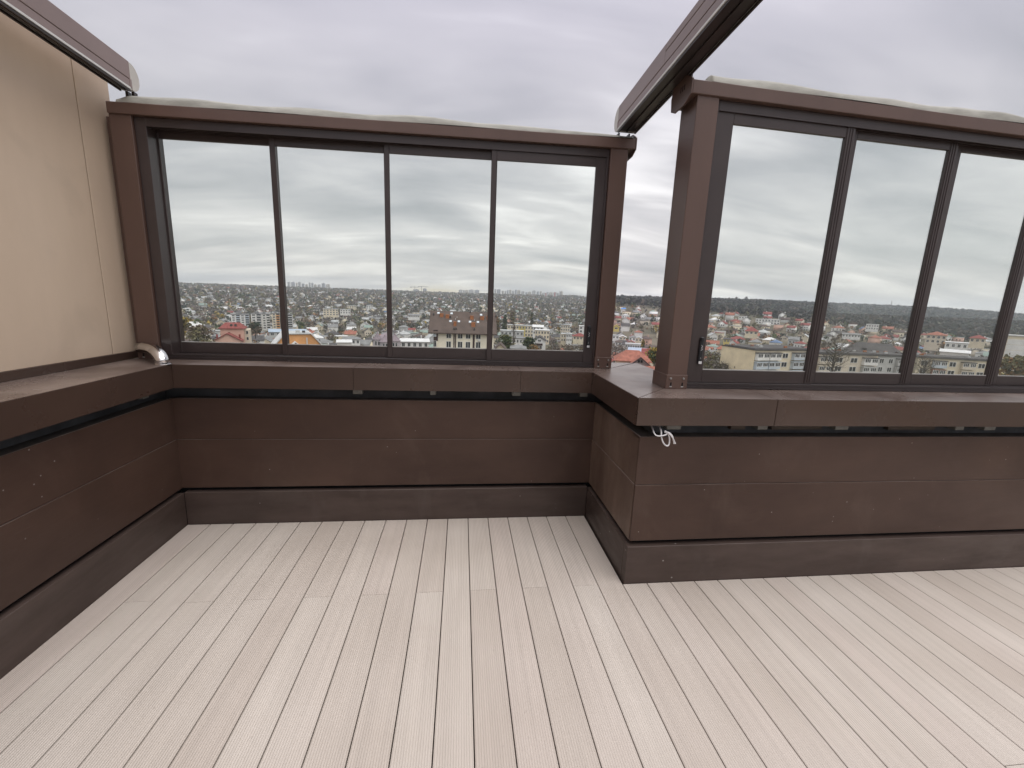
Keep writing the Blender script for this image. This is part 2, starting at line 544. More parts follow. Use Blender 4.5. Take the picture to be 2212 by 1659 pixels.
# ------------------------------------------------------------------ parapets
def parapet(name, label, axis, face, a0, a1, out, panel_mat=BROWN_PANEL, ends=(0, 0), thick=0.0):
    """axis 'x': wall runs along x, face is its y; out = +1/-1 direction away from the terrace.
    ends: how far recessed layers go beyond a0/a1 to meet the neighbouring wall"""
    base = (a0, face, 0) if axis == 'x' else (face, a0, 0)
    t = tag(empty(name, base), label, 'parapet')
    def lay(part, d0, d1, z0, z1, m, e=0.0, bev=0.0):
        q0, q1 = sorted((face+out*d0, face+out*d1))
        s0 = a0 + (d1+.0004 if ends[0] == 2 else ends[0]*e)   # 2: butts behind the end of the next wall
        s1 = a1 + ends[1]*e
        if part == 'cladding_panel':      # inner corners: run into the neighbour so no slit shows
            if ends[1] == 1 and name_inner[1]: s1 += .006
            if ends[0] == -1: s0 -= .006
        b = MB(base)
        if axis == 'x': b.box(s0, s1, q0, q1, z0, z1, bev=bev)
        else: b.box(q0, q1, s0, s1, z0, z1, bev=bev)
        return b.build(part, m, t)
    name_inner = (False, axis == 'y' or face > 2.5)
    P = 0.018   # panels stand this far behind the skirting
    lay('skirting_board', 0.0, 0.05, -0.02, ZS, SKIRT, 0.0, 0.0025)
    lay('cladding_panel', P-.0035, P+0.012, ZPB, ZJ-0.0012, panel_mat, P, 0.0010)
    lay('cladding_panel', P, P+0.012, ZJ+0.0018, ZPT, panel_mat, P, 0.0012)
    lay('ledge', P+.0122, 0.114, ZPT-.012, ZPT-.004, LEDGE, P)
    lay('shadow_gap_backing', 0.052, 0.085, -0.02, ZPT-0.03, DARK, 0.05)
    lay('inner_core', 0.115, thick, -0.03, ZCB-0.004, MEMBR, 0.13)
    return t
p_left = parapet('parapet_wall', 'left parapet clad in dark brown panels below the cream facade', 'y', XL, YE, YB, -1, BROWN_PANEL, (0, 1), 0.31)
p_back = parapet('parapet_wall', 'back parapet clad in dark brown panels under the four-pane left window', 'x', YB, XL, XR, 1, BROWN_PANEL, (-1, 1), 0.48)
p_ret = parapet('parapet_wall', 'short return parapet with water-stained brown panels between the two windows', 'y', XR, YR, YB, 1, BROWN_STAIN_LIT, (2, 1), 0.49)
p_right = parapet('parapet_wall', 'right parapet clad in dark brown panels with white specks, under the right window', 'x', YR, XR, XE, 1, BROWN_PANEL, (1, 0), 0.49)
def coping(parent, poly, dz=0.0, z0=ZCB):
    b = MB(tuple(parent.location))
    bm = bmesh.new()
    vs = [bm.verts.new((px, py, z0)) for px, py in poly]
    f = bm.faces.new(vs)
    bm.normal_update()
    if f.normal.z > 0: bmesh.ops.reverse_faces(bm, faces=[f])
    r = bmesh.ops.extrude_face_region(bm, geom=[f])
    for v in r['geom']:
        if isinstance(v, bmesh.types.BMVert): v.co.z = ZC+dz
    bmesh.ops.recalc_face_normals(bm, faces=bm.faces[:])
    bmesh.ops.bevel(bm, geom=bm.edges[:], offset=0.0022, segments=2, affect='EDGES')
    b.addbm(bm)
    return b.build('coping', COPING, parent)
g = 0.0006
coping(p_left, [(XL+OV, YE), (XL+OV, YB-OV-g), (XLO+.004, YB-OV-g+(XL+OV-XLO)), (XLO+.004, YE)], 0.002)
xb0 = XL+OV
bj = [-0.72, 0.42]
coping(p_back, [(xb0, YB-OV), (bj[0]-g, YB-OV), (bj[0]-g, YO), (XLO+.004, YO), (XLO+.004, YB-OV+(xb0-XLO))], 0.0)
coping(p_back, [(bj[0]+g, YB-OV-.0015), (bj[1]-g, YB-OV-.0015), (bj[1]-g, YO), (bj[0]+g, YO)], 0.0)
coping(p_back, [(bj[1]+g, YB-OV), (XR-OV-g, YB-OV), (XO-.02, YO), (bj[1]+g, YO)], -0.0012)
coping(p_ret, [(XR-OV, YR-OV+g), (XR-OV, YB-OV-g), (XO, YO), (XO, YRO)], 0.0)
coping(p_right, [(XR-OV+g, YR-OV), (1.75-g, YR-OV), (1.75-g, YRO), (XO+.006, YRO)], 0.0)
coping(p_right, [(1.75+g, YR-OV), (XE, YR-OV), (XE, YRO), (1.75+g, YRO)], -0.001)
# spacer brackets that carry the coping over the open gap
def bracket(parent, x0, x1, y, z0=0.940, depth=0.05, m=None):
    m = m or BRK
    b = MB(tuple(parent.location))
    b.box(x0, x1, y, y+depth, z0, ZCB-.001, bev=0.002)
    b.build('bracket', m, parent)
for a, c in ((-0.746, -0.681), (-0.216, -0.174), (0.374, 0.435), (0.880, 0.938)):
    bracket(p_back, a, c, 3.0)
TANB = mat('bracket_timber', (0.10, 0.075, 0.06), rough=0.7, var=0.2, scale=12)
for a, c in ((1.164, 1.249), (1.723, 1.785), (2.224, 2.311), (3.05, 3.11), (3.26, 3.34), (4.1, 4.17)):
    bracket(p_right, a, c, 2.2, 0.936)
for a, c in ((1.578, 1.67), (1.84, 2.17), (2.62, 2.95)):
    bracket(p_right, a, c, 2.235, 0.925, 0.03, TANB)
for a, c in ((2.78, 2.83),):
    b = MB(tuple(p_left.location))
    b.box(XL-.085, XL-.05, a, c, 0.942, ZCB-.001, bev=0.002)
    b.build('bracket', BRK, p_left)

# ------------------------------------------------------------------ cream facade on the left
fac = tag(empty('facade_wall', (XLO-.02, -2.6, ZC)), 'cream panelled house facade rising behind the left parapet', 'wall')
def fpanel(y0, y1, z0, z1):
    b = MB(tuple(fac.location))
    b.box(XLO-.04, XLO-.006, y0, y1, z0, z1, bev=0.0015)
    b.build('facade_panel', FACADE, fac)
for y0, y1 in ((-2.6, -0.45), (-0.446, 1.70), (1.704, 2.978), (2.986, 3.235)):
    fpanel(y0, y1, ZC+0.05, 2.95)
b = MB(tuple(fac.location)); b.box(XLO-.30, XLO-.041, -2.6, 3.20, ZC-1.2, 2.949); b.build('facade_core', SEALM, fac)
b = MB(tuple(fac.location)); b.box(XLO-.02, XLO+.003, -2.6, 3.19, ZC+.0015, ZC+0.049, bev=0.0015); b.build('flashing', COPING, fac)

# ------------------------------------------------------------------ pergola frames with sliding windows
def frame_and_window(side):
    left = side == 'left'
    if left:
        yf, x0p, x1p, zb, xa, xb_ = 3.125, -2.155, 1.140, 2.668, -2.155, 1.185
        sl, xref = 0.013, -0.5
        lab = 'brown pergola frame of two posts and a gutter beam around the long left window'
    else:
        yf, x0p, x1p, zb, xa, xb_ = 2.368, 1.218, 4.48, 2.722, 1.180, 4.50
        sl, xref = -0.022, 1.2
        lab = 'brown pergola frame with post and gutter beam around the right window'
    def xf(p):
        return (p[0], p[1], p[2] + sl*(p[0]-xref)*max(0.0, (p[2]-ZC)/1.5))
    fr = tag(empty('pergola_frame', (x0p, yf, ZC)), lab, 'pergola')
    base = tuple(fr.location)
    # posts
    for k, px in enumerate((x0p, x1p-0.124)):
        b = MB(base)
        b.box(px, px+0.124, yf, yf+0.175, ZC+.001, zb+.03, bev=0.003)
        po = b.build('post', BEAM, fr, xf)
        b = MB(base)
        s = 0.0045
        b.box(px-s, px+.124+s, yf-s, yf+.175+s, ZC+.0012, ZC+.085, bev=0.0012)
        # key-hole slots of the shoe, dark
        for sx in (px+.026, px+.098):
            b.box(sx-.0045, sx+.0045, yf-s-.0012, yf-s+.001, ZC+.018, ZC+.040, 1)
            b.box(sx-.007, sx+.007, yf-s-.0014, yf-s+.001, ZC+.012, ZC+.018, 2)
        b.build('base_shoe', [BEAM, DARK, ALU], po)
        for sx in (px+.022, px+.102):
            b = MB(base)
            b.tube([(sx, yf-s-.006, ZC+.064), (sx, yf-s+.001, ZC+.064)], [.0055, .0075], 10)
            b.build('bolt', GALV, po)
    if left:
        b = MB(base); b.box(-2.2045, -2.1555, yf+.05, yf+.09, ZC+.001, zb-.001); b.build('wall_filler', BEAM, fr, xf)
    # gutter beam
    b = MB(base)
    b.box(xa, xb_, yf-.012, yf+.20, zb, zb+.066, bev=0.003)
    b.box(xa+.01, xb_-.01, yf+.10, yf+.205, zb+.064, zb+.115, bev=0.003)
    b.build('gutter_beam', BEAM, fr, xf)
    # end plates
    for ex, d in ((xa, -1), (xb_, 1)):
        if left and d < 0: continue
        b = MB(base)
        prof = [(yf-.013, zb-.002), (yf+.05, zb-.030), (yf+.16, zb-.034), (yf+.205, zb-.012), (yf+.215, zb+.055), (yf+.20, zb+.105),
                (yf+.15, zb+.125), (yf+.06, zb+.115), (yf-.005, zb+.078), (yf-.014, zb+.068)]
        e0, e1 = sorted((ex, ex+d*0.008))
        b.extrude_x(prof, e0, e1)
        for q in range(3):
            b.box(e0-.001, e1+.001, yf+.062+q*.02, yf+.068+q*.02, zb+.045, zb+.072, 1)
        b.build('end_plate', [BEAM, DARK], fr, xf)
    # ---- window
    wx0, wx1 = x0p+.126, x1p-.126
    yw = yf+.02
    w = tag(empty('sliding_window', (wx0, yw, ZC)),
            'long four-pane sliding window in dark frame above the back parapet' if left else 'sliding window in dark frame with thick mullions above the right parapet', 'window')
    wb = tuple(w.location)
    zt = zb-.002
    b = MB(wb)
    if left: jl, jr = 0.065, 0.014
    else: jl, jr = 0.014, 0.065
    b.box(wx0, wx0+jl, yw, yw+.15, ZC+.03, zt, bev=0.002)
    b.box(wx1-jr, wx1, yw, yw+.15, ZC+.03, zt, bev=0.002)
    b.box(wx0+jl, wx1-jr, yw, yw+.15, zt-.022, zt)
    for k in range(5):
        b.box(wx0+jl, wx1-jr, yw+k*.027, yw+k*.027+.005, zt-.05, zt-.022)
    b.build('outer_frame', FRAME, w, xf)
    b = MB(wb)
    b.box(wx0, wx1, yw-.004, yw+.155, ZC+.002, ZC+.018)
    for k in range(5):
        b.box(wx0+.001, wx1-.001, yw+k*.027, yw+k*.027+.006, ZC+.018, ZC+.036, bev=0.001)
    b.build('track', TRACK, w, xf)
    # sashes: measured glass edges on the plane of the front face
    if left:
        gx = [(-1.888, -1.232), (-1.205, -0.527), (-0.492, 0.190), (0.221, 0.917)]
        order = [3, 2, 1, 0]
        gz0, gz1 = 1.262, 2.545
    else:
        gx = [(1.438, 2.112), (2.186, 2.783), (2.865, 3.418), (3.505, 4.22)]
        order = [0, 1, 2, 3]
        gz0, gz1 = 1.258, 2.604
    for k, (ga0, ga1) in enumerate(gx):
        ys = yw+.010+order[k]*.027
        q = ys/yf
        a0, a1 = ga0*q, ga1*q
        z0, z1 = CAM_H+(gz0-CAM_H)*q, CAM_H+(gz1-CAM_H)*q
        z0 = min(z0, gz0)
        l0 = a0-(0.084 if k == 0 and left else (0.079 if k == 0 else 0.036))
        l1 = a1+(0.084 if k == 3 else 0.036)
        if not left:
            if k > 0: l0 = a0-.030
            if k < 3: l1 = a1+.058
        if k == 0: l0 = wx0+jl-.004
        if k == 3: l1 = wx1-jr+.004
        th = .020
        b = MB(wb)
        b.box(l0, a0, ys, ys+th, ZC+.037, zt-.024, bev=.002)
        b.box(a1, l1, ys, ys+th, ZC+.037, zt-.024, bev=.002)
        b.box(a0, a1, ys+.001, ys+th-.001, ZC+.037, z0, bev=.0015)
        b.box(a0, a1, ys+.001, ys+th-.001, z1, zt-.024, bev=.0015)
        if not left and k < 3:      # ribbed interlock profiles show edge-on
            for e in range(3):
                b.box(a1+.006+e*.016, a1+.012+e*.016, ys-.003, ys+.002, ZC+.05, zt-.05)
        sash = b.build('sash', FRAME, w, xf)
        b = MB(wb)
        b.box(a0-.006, a1+.006, ys+.009, ys+.013, z0-.006, z1+.006)
        b.build('pane', GLASS, sash, xf)
        # pale aluminium spacer visible along the bottom of the glass
        b = MB(wb)
        b.box(a0+.001, a1-.001, ys+.003, ys+.0085, z0+.0002, z0+.0045)
        b.build('glazing_bead', ALU, sash, xf)
        lock_x = (a0-(.055 if left else .032) if k == 0 else (a1+.032 if k == 3 else None))
        if lock_x is not None:
            b = MB(wb)
            b.box(lock_x-.013, lock_x+.013, ys-.014, ys-.0005, 1.288, 1.452, 0, bev=.005)
            b.box(lock_x-.009, lock_x+.009, ys-.019, ys-.0135, 1.425, 1.450, 0, bev=.002)
            b.box(lock_x-.010, lock_x+.010, ys-.0165, ys-.0135, 1.290, 1.306, 1, bev=.001)
            pts = [(lock_x-.004, ys-.0152, 1.372), (lock_x+.005, ys-.0152, 1.380), (lock_x-.003, ys-.0152, 1.387), (lock_x+.004, ys-.0152, 1.394), (lock_x-.004, ys-.0152, 1.404)]
            b.tube(pts, .0017, 5, 1)
            b.tube([(lock_x-.003, ys-.0152, 1.322), (lock_x+.002, ys-.0152, 1.325), (lock_x-.002, ys-.0152, 1.330)], .0011, 5, 2)
            b.build('lock', [BLACKP, WHITEP, ALU], sash, xf)
    # ---- folded canopy cloth lying on the beam
    fx0, fx1 = (-2.10, 1.165) if left else (1.285, 4.46)
    nx, ny = 220, 9
    cbase = (fx0, yf, zb+.066)
    vs, fs = [], []
    rr = random.Random(4 if left else 9)
    ph = [rr.uniform(0, 6.28) for _ in range(8)]
    for a in range(nx+1):
        x = fx0+(fx1-fx0)*a/nx
        s = a/nx
        if left:
            hh = .052*(1-.62*max(0, (s-.45)/.55)**1.2) + .004*math.sin(9*s+ph[0]) + .003*math.sin(23*s+ph[1])
            if s < .02: hh *= s/.02*.6+.4
        else:
            hh = .046 + .003*math.sin(14*s+ph[2]) + max(0, s-.28)*.035*abs(math.sin(26*s+ph[3]))**1.5
        for c_ in range(ny+1):
            u = c_/ny
            ang = math.pi*u
            yy = yf-.006+.050-.054*math.cos(ang)+ .004*math.sin(17*s+5*u+ph[4])
            zz = zb+.067+hh*math.sin(ang)**.55*(1+.12*math.sin(31*s+3*u+ph[5]))
            vs.append((x, yy, zz))
    for a in range(nx):
        for c_ in range(ny):
            i0 = a*(ny+1)+c_
            fs.append((i0, i0+ny+1, i0+ny+2, i0+1))
    n_ = len(fs)
    fs.append(tuple(range(ny+1)))
    fs.append(tuple(range(nx*(ny+1)+ny, nx*(ny+1)-1, -1)))
    b = MB(cbase); b.quadmesh(vs, fs)
    cl_ = b.build('canopy_cloth', FABRIC, None, xf, smooth=True)
    tag(cl_, 'pale strip of canopy cloth lying along the beam over the ' + ('left' if left else 'right') + ' window', 'cloth')
frame_and_window('left')
frame_and_window('right')

# ------------------------------------------------------------------ guide rails of the retractable roof
def guide_rail(x0, x1, z_end, slope, label, grooved):
    y1, y0 = 3.14, -2.6
    r = tag(empty('guide_rail', (x0, y1, z_end)), label, 'rail')
    base = tuple(r.location)
    xf = lambda p: (p[0], p[1], p[2]+slope*(y1-p[1]))
    b = MB(base)
    z = z_end
    H = 0.158
    b.box(x0+.001, x1-.001, y0, y1, z+.014, z+.055, bev=.002)
    b.box(x0+.006, x1-.006, y0, y1, z+.055, z+.0585)
    if grooved:
        b.box(x0+.001, x1-.001, 2.45, y1, z+.0585, z+H, bev=.003)
        b.box(x0+.001, x1-.001, y0, 2.4499, z+.0585, z+.115, bev=.0015)
        b.box(x0+.005, x1-.005, y0, 2.4499, z+.115, z+.1185)
        b.box(x0+.001, x1-.001, y0, 2.4499, z+.1185, z+H, bev=.003)
    else:
        b.box(x0+.001, x1-.001, y0, y1, z+.0585, z+H, bev=.003)
    b.build('rail_body', RAILM, r, xf)
    for s in (x0, x1):
        b = MB(base)
        e = -1 if s == x0 else 1
        q0, q1 = sorted((s-e*.010, s+e*.0015))
        b.box(q0, q1, y0, y1-.002, z+.001, z+.0135, bev=.001)
        b.build('gasket_strip', GASKET, r, xf)
    b = MB(base)
    b.box(x0+.013, x1-.013, y0, y1-.004, z+.004, z+.0135)
    b.box(x0+.004, x0+.013, y0, y1-.004, z-.010, z+.0005)
    b.box(x1-.013, x1-.004, y0, y1-.004, z-.010, z+.0005)
    b.box((x0+x1)/2-.006, (x0+x1)/2+.006, y0, y1-.004, z-.004, z+.0035)
    b.build('rail_underside', TRACK, r, xf)
    # rounded end cap
    prof = [(y1, z+.004)]
    for k in range(11):
        a = -math.pi/2+math.pi*k/10
        prof.append((y1+.014+.062*math.cos(a), z+.004+.075+.075*math.sin(a)))
    prof.append((y1, z+.154))
    b = MB(base)
    b.extrude_x(prof, x0+.002, x1-.002)
    b.build('end_cap', CAPM, r, xf)
    for q0, q1 in ((x0-.0015, x0+.02), (x1-.02, x1+.0015)):
        b = MB(base)
        b.box(q0, q1, y1-.012, y1+.004, z+.006, z+.06, bev=.001)
        b.build('end_clip', RAILM, r, xf)
    return r, base, xf
SLP = 0.040
rl, bl, xl_ = guide_rail(-2.085, -2.015, 2.790, SLP, 'brown roof guide rail running over the beam beside the cream facade', False)
for q0 in (-2.075, -2.04):
    b = MB(bl); b.box(q0, q0+.015, 3.17, 3.20, 2.735, 2.795); b.build('mount_bracket', TRACK, rl)
rm, bm_, xm_ = guide_rail(1.052, 1.190, 2.803, SLP, 'brown roof guide rail crossing above the gap between the two windows', True)
for bx_ in ((1.075, 1.085, 3.17, 3.22, 2.760, 2.806), (1.150, 1.160, 3.17, 3.22, 2.760, 2.806), (1.195, 1.205, 2.42, 2.52, 2.80, 2.868)):
    b = MB(bm_); b.box(*bx_); b.build('mount_bracket', TRACK, rm)
# ------------------------------------------------------------------ chrome pipe bend on the left coping
cp = MB((-1.86, 2.90, ZC))
pts = [(-2.135, 3.118, ZC+.080)]
cxp, czp, R_ = -2.02, ZC+.0, .085
pts.append((-2.07, 3.06, ZC+.088))
for k in range(1, 9):
    a = math.pi/2*k/8
    pts.append((-2.03+.15*math.sin(a), 3.03-.12*math.sin(a), ZC+.008+.080*math.cos(a)))
cpe = tag(empty('pipe_bend', (-1.86, 2.90, ZC)), 'chrome pipe bend resting on the corner of the left coping', 'pipe')
cp.tube(pts, .038, 20)
cp.build('pipe', CHROME, cpe, smooth=True)
cp = MB((-1.86, 2.90, ZC)); cp.tube([(-1.88, 2.91, ZC+.0025), (-1.88, 2.91, ZC+.0065), (-1.88, 2.91, ZC+.009)], [.045, .045, .040], 24); cp.build('flange', CHROME, cpe)

# ------------------------------------------------------------------ knotted white cable hanging out of the gap
cb = MB((1.10, 2.14, 0.95))
def spl(P, n=10):
    P = [Vector(p) for p in P]
    out = []
    for i in range(len(P)-1):
        p0, p1, p2, p3 = P[max(i-1, 0)], P[i], P[i+1], P[min(i+2, len(P)-1)]
        for k in range(n):
            t = k/n
            out.append(0.5*((2*p1)+(-p0+p2)*t+(2*p0-5*p1+4*p2-p3)*t*t+(-p0+3*p1-3*p2+p3)*t**3))
    out.append(P[-1])
    return out
yc = 2.115
cb.tube(spl([(1.10, 2.24, .97), (1.075, 2.16, .955), (1.068, yc, .935), (1.085, yc-.01, .925), (1.125, yc-.012, .930), (1.148, yc-.005, .942), (1.136, yc+.01, .950)]), .0042, 8)
cb.tube(spl([(1.13, 2.20, .97), (1.118, yc+.02, .95), (1.112, yc-.004, .915), (1.125, yc-.012, .880), (1.146, yc-.015, .864), (1.160, yc-.012, .873), (1.160, yc-.012, .905), (1.150, yc-.014, .932), (1.142, yc-.004, .945)]), .0045, 8)
cb.tube(spl([(1.130, yc, .945), (1.148, yc-.018, .948), (1.172, yc-.016, .927), (1.186, yc-.012, .897), (1.193, yc-.010, .876)]), .0045, 8)
cb.tube(spl([(1.136, yc-.006, .940), (1.152, yc-.020, .940), (1.176, yc-.018, .915), (1.196, yc-.010, .885), (1.203, yc-.008, .876)]), .0045, 8)
cb.v = [(1.052+(x_-1.068)*.9, y_, .952+(z_-.95)*.9) for x_, y_, z_ in cb.v]
tag(cb.build('cable_loop', CABLE, smooth=True), 'knotted white cable hanging out under the corner of the right coping', 'cable')


# ================================================================== the city beyond
def interp(xs, ys, x):
    return float(np.interp(x, xs, ys))
AZN = [-75, -45, -31, -17, 0, 12, 18, 26, 37, 50, 57, 75]
RIDGE_EL = [0.3, 0.36, 0.36, 0.50, 0.58, 0.74, 0.92, 1.12, 1.12, 0.90, 0.50, 0.3]
RN = np.array([0, 90, 150, 300, 450, 650, 900, 1300, 1800, 2400, 3000, 4400.])
CITYZ = np.array([-31, -31, -31, -36, -39, -38, -28.5, -9, 13, 0, 0, 0.])        # ridge filled in below
RF = np.array([0, 90, 150, 300, 420, 560, 720, 1000, 1350, 1750, 2400, 4400.])
def profile(az):
    el = interp(AZN, RIDGE_EL, az)
    zc_ = CITYZ.copy()
    zr = 2400*math.tan(rad(el))+1.6
    sc = zr/37.0
    zc_[8] = -9+(zr+9)*.55
    zc_[9] = zr; zc_[10] = zr-4; zc_[11] = zr-70
    be = interp([18, 22, 32, 42, 55, 75], [-0.05, -0.15, -0.75, -1.15, -2.2, -2.6], az)   # where the wood begins
    zb_ = 720*math.tan(rad(be))+1.6
    zr2 = 1750*math.tan(rad(el-0.28))+1.6
    zf = np.array([-31, -31, -32, -37, -37, -37+(zb_+37)*.42, zb_, zb_+(zr2-zb_)*.42, zb_+(zr2-zb_)*.78, zr2, zr2-30, zr2-120])
    return zc_, zf
TAB = {a: profile(a) for a in range(-80, 81)}
def wood_mix(az):
    t = min(1, max(0, (az-14.5)/6.0))
    return t*t*(3-2*t)
def ground_z(x, y):
    r = math.hypot(x, y)
    az = math.degrees(math.atan2(x, y))
    az = min(79.5, max(-79.5, az))
    a0 = math.floor(az); fr = az-a0
    z = 0
    for a, w_ in ((a0, 1-fr), (a0+1, fr)):
        zc_, zf = TAB[a]
        m = wood_mix(a)
        z += w_*((1-m)*np.interp(r, RN, zc_)+m*np.interp(r, RF, zf))
    amp = min(1, max(0, (r-150)/500))*min(1, max(0, (1700-r)/500))
    return z + amp*(2.2*math.sin(x/97+1)*math.sin(y/121)+1.2*math.sin(x/41+y/53))
def ground_np(x, y):
    return np.array([ground_z(a, b_) for a, b_ in zip(np.ravel(x), np.ravel(y))]).reshape(np.shape(x))

EARTH = mat('ground_gardens', (0.090, 0.085, 0.058), rough=0.95, spec=0.1, col2=(0.175, 0.150, 0.112), scale=0.03, bump=0)
WOODFLOOR = mat('woodland_floor', (0.050, 0.046, 0.036), rough=0.95, spec=0.1, col2=(0.085, 0.072, 0.056), scale=0.02)
rs = np.concatenate([[2, 40, 90], np.arange(130, 800, 24), np.arange(800, 2000, 45), np.arange(2000, 4500, 120)])
azs = np.radians(np.concatenate([np.arange(-180, -80, 10), np.arange(-80, 80, 1.0), np.arange(80, 180.1, 10)]))
RR, AA = np.meshgrid(rs, azs, indexing='ij')
X, Y = RR*np.sin(AA), RR*np.cos(AA)
Z = ground_np(X, Y)
nr, na = X.shape
ii = (np.arange(nr-1)[:, None]*na+np.arange(na-1)[None, :]).ravel()
quads = np.stack([ii, ii+na, ii+na+1, ii+1], 1)
me = np_mesh('terrain', np.stack([X.ravel(), Y.ravel(), Z.ravel()], 1), quads, [EARTH])
me.polygons.foreach_set('use_smooth', [True]*len(me.polygons))
tag(place('terrain', me), kind='structure')

def pol(az, r):
    return r*math.sin(rad(az)), r*math.cos(rad(az))
def zel(r, el):
    return CAM_H + r*math.tan(rad(el))

# ---- wall, roof and glazing materials of the town
def bmat(n, c, v=0.10, sc=0.35, rough=0.8):
    return mat(n, c, rough=rough, spec=0.25, var=v, scale=sc)
W_WHITE = bmat('render_white', (0.74, 0.73, 0.71)); W_CREAM = bmat('render_cream', (0.68, 0.60, 0.46)); W_GREY = bmat('render_grey', (0.48, 0.48, 0.47))
W_TAN = bmat('render_tan', (0.62, 0.55, 0.45)); W_YELLOW = bmat('render_yellow', (0.58, 0.47, 0.16)); W_PINK = bmat('render_pink', (0.62, 0.40, 0.32))
W_ORANGE = bmat('render_orange', (0.62, 0.32, 0.14)); W_BRICK = bmat('render_brick', (0.30, 0.17, 0.13)); W_LILAC = bmat('render_lilac', (0.46, 0.42, 0.44))
W_PALEBLUE = bmat('render_pale_blue', (0.50, 0.55, 0.60)); W_DKBROWN = bmat('render_dark_brown', (0.055, 0.035, 0.035))
R_GREY = bmat('roof_grey', (0.20, 0.20, 0.20), .2); R_PALE = bmat('roof_pale_sheet', (0.40, 0.41, 0.41), .15); R_DARK = bmat('roof_dark', (0.075, 0.07, 0.07), .2)
R_RED = bmat('roof_red', (0.215, 0.062, 0.054), .28, 0.9); R_ORANGE = bmat('roof_orange', (0.285, 0.115, 0.080), .28, 0.9); R_BROWN = bmat('roof_brown', (0.095, 0.070, 0.060), .15)
R_GREEN = bmat('roof_green_grey', (0.22, 0.28, 0.25), .15); R_BLUE = bmat('roof_blue', (0.12, 0.17, 0.27), .15); R_WHITE = bmat('roof_white_sheet', (0.60, 0.60, 0.60), .1)
R_LILAC = bmat('roof_lilac_slate', (0.235, 0.195, 0.215), .15); R_BLUEGREY = bmat('roof_blue_grey_sheet', (0.33, 0.39, 0.47), .1)
WIN = mat('window_dark_glass', (0.030, 0.033, 0.038), rough=0.15, spec=0.5)
WFRAME = bmat('window_white_frame', (0.66, 0.66, 0.65))
SKYLT = mat('skylight_glass', (0.42, 0.47, 0.52), rough=0.12, spec=0.8)
ORANGEBOX = bmat('orange_brick', (0.38, 0.155, 0.070), .2, 1.5)

def part(parent, name, fn, mats):
    b = MB((0, 0, 0)); fn(b)
    if not isinstance(mats, (list, tuple)): mats = [mats]
    return place(name, b.mesh(name, mats), parent)
def gable_x(b, w, y0, y1, z0, z1, over=0.4, th=0.15, mi=0):
    """pitched roof, ridge along x"""
    ym = (y0+y1)/2
    ya, yb = y0-over, y1+over
    k = (z1-z0)/(ym-y0)
    za = z0-over*k
    for (pa, pz), (qa, qz) in (((ya, za), (ym, z1)), ((ym, z1), (yb, za))):
        b.quadmesh([(-w/2-over, pa, pz), (w/2+over, pa, pz), (w/2+over, qa, qz), (-w/2-over, qa, qz),
                    (-w/2-over, pa, pz-th), (w/2+over, pa, pz-th), (w/2+over, qa, qz-th), (-w/2-over, qa, qz-th)],
                   [(0,1,2,3),(7,6,5,4),(0,4,5,1),(1,5,6,2),(2,6,7,3),(3,7,4,0)], mi)
def gable_y(b, x0, x1, y0, y1, z0, z1, over=0.4, th=0.15, mi=0):
    xm = (x0+x1)/2
    k = (z1-z0)/(xm-x0)
    xa, xb, za = x0-over, x1+over, z0-over*k
    ya, yb = y0-over, y1+over
    for (pa, pz), (qa, qz) in (((xa, za), (xm, z1)), ((xm, z1), (xb, za))):
        b.quadmesh([(pa, ya, pz), (qa, ya, qz), (qa, yb, qz), (pa, yb, pz), (pa, ya, pz-th), (qa, ya, qz-th), (qa, yb, qz-th), (pa, yb, pz-th)],
                   [(0,1,2,3),(7,6,5,4),(0,4,5,1),(1,5,6,2),(2,6,7,3),(3,7,4,0)], mi)
def hip(b, x0, x1, y0, y1, z0, z1, over=0.4, mi=0, inset=None):
    xa, xb, ya, yb = x0-over, x1+over, y0-over, y1+over
    ym = (y0+y1)/2
    ins = (yb-ya)/2 if inset is None else inset
    ins = min(ins, (xb-xa)/2-.01)
    b.quadmesh([(xa,ya,z0),(xb,ya,z0),(xb,yb,z0),(xa,yb,z0),(xa+ins,ym,z1),(xb-ins,ym,z1),
                (xa,ya,z0-.15),(xb,ya,z0-.15),(xb,yb,z0-.15),(xa,yb,z0-.15)],
               [(0,1,5,4),(1,2,5),(2,3,4,5),(3,0,4),(6,7,1,0),(7,8,2,1),(8,9,3,2),(9,6,0,3),(9,8,7,6)], mi)
def tri_gable_wall(b, x0, x1, y0, y1, z0, z1, mi=0):
    """house wall with gable ends facing -y/+y"""
    xm = (x0+x1)/2
    b.extrude_y([(x0, z0), (x1, z0), (x1, z1[0]), (xm, z1[1]), (x0, z1[0])], y0, y1, mi)
def gable_wall_x(b, x0, x1, y0, y1, z0, z1, mi=0):
    ym = (y0+y1)/2
    b.extrude_x([(y0, z0), (y1, z0), (y1, z1[0]), (ym, z1[1]), (y0, z1[0])], x0, x1, mi)
WINME = {}
def window_mesh(w, h, mull=2, frame=WFRAME, pane=WIN):
    key = (round(w, 2), round(h, 2), mull, frame.name, pane.name)
    if key not in WINME:
        b = MB((0, 0, 0))
        f = min(.12, w*.09)
        b.box(-w/2, w/2, -.05, .06, -h/2, h/2, 1)
        b.box(-w/2-f, w/2+f, -.09, .05, -h/2-f, -h/2, 0)
        b.box(-w/2-f, w/2+f, -.09, .05, h/2, h/2+f, 0)
        b.box(-w/2-f, -w/2, -.09, .05, -h/2, h/2, 0)
        b.box(w/2, w/2+f, -.09, .05, -h/2, h/2, 0)
        for k in range(1, mull):
            xm = -w/2+w*k/mull
            b.box(xm-f/2, xm+f/2, -.088, .05, -h/2, h/2, 0)
        WINME[key] = b.mesh('window', [frame, pane])
    return WINME[key]
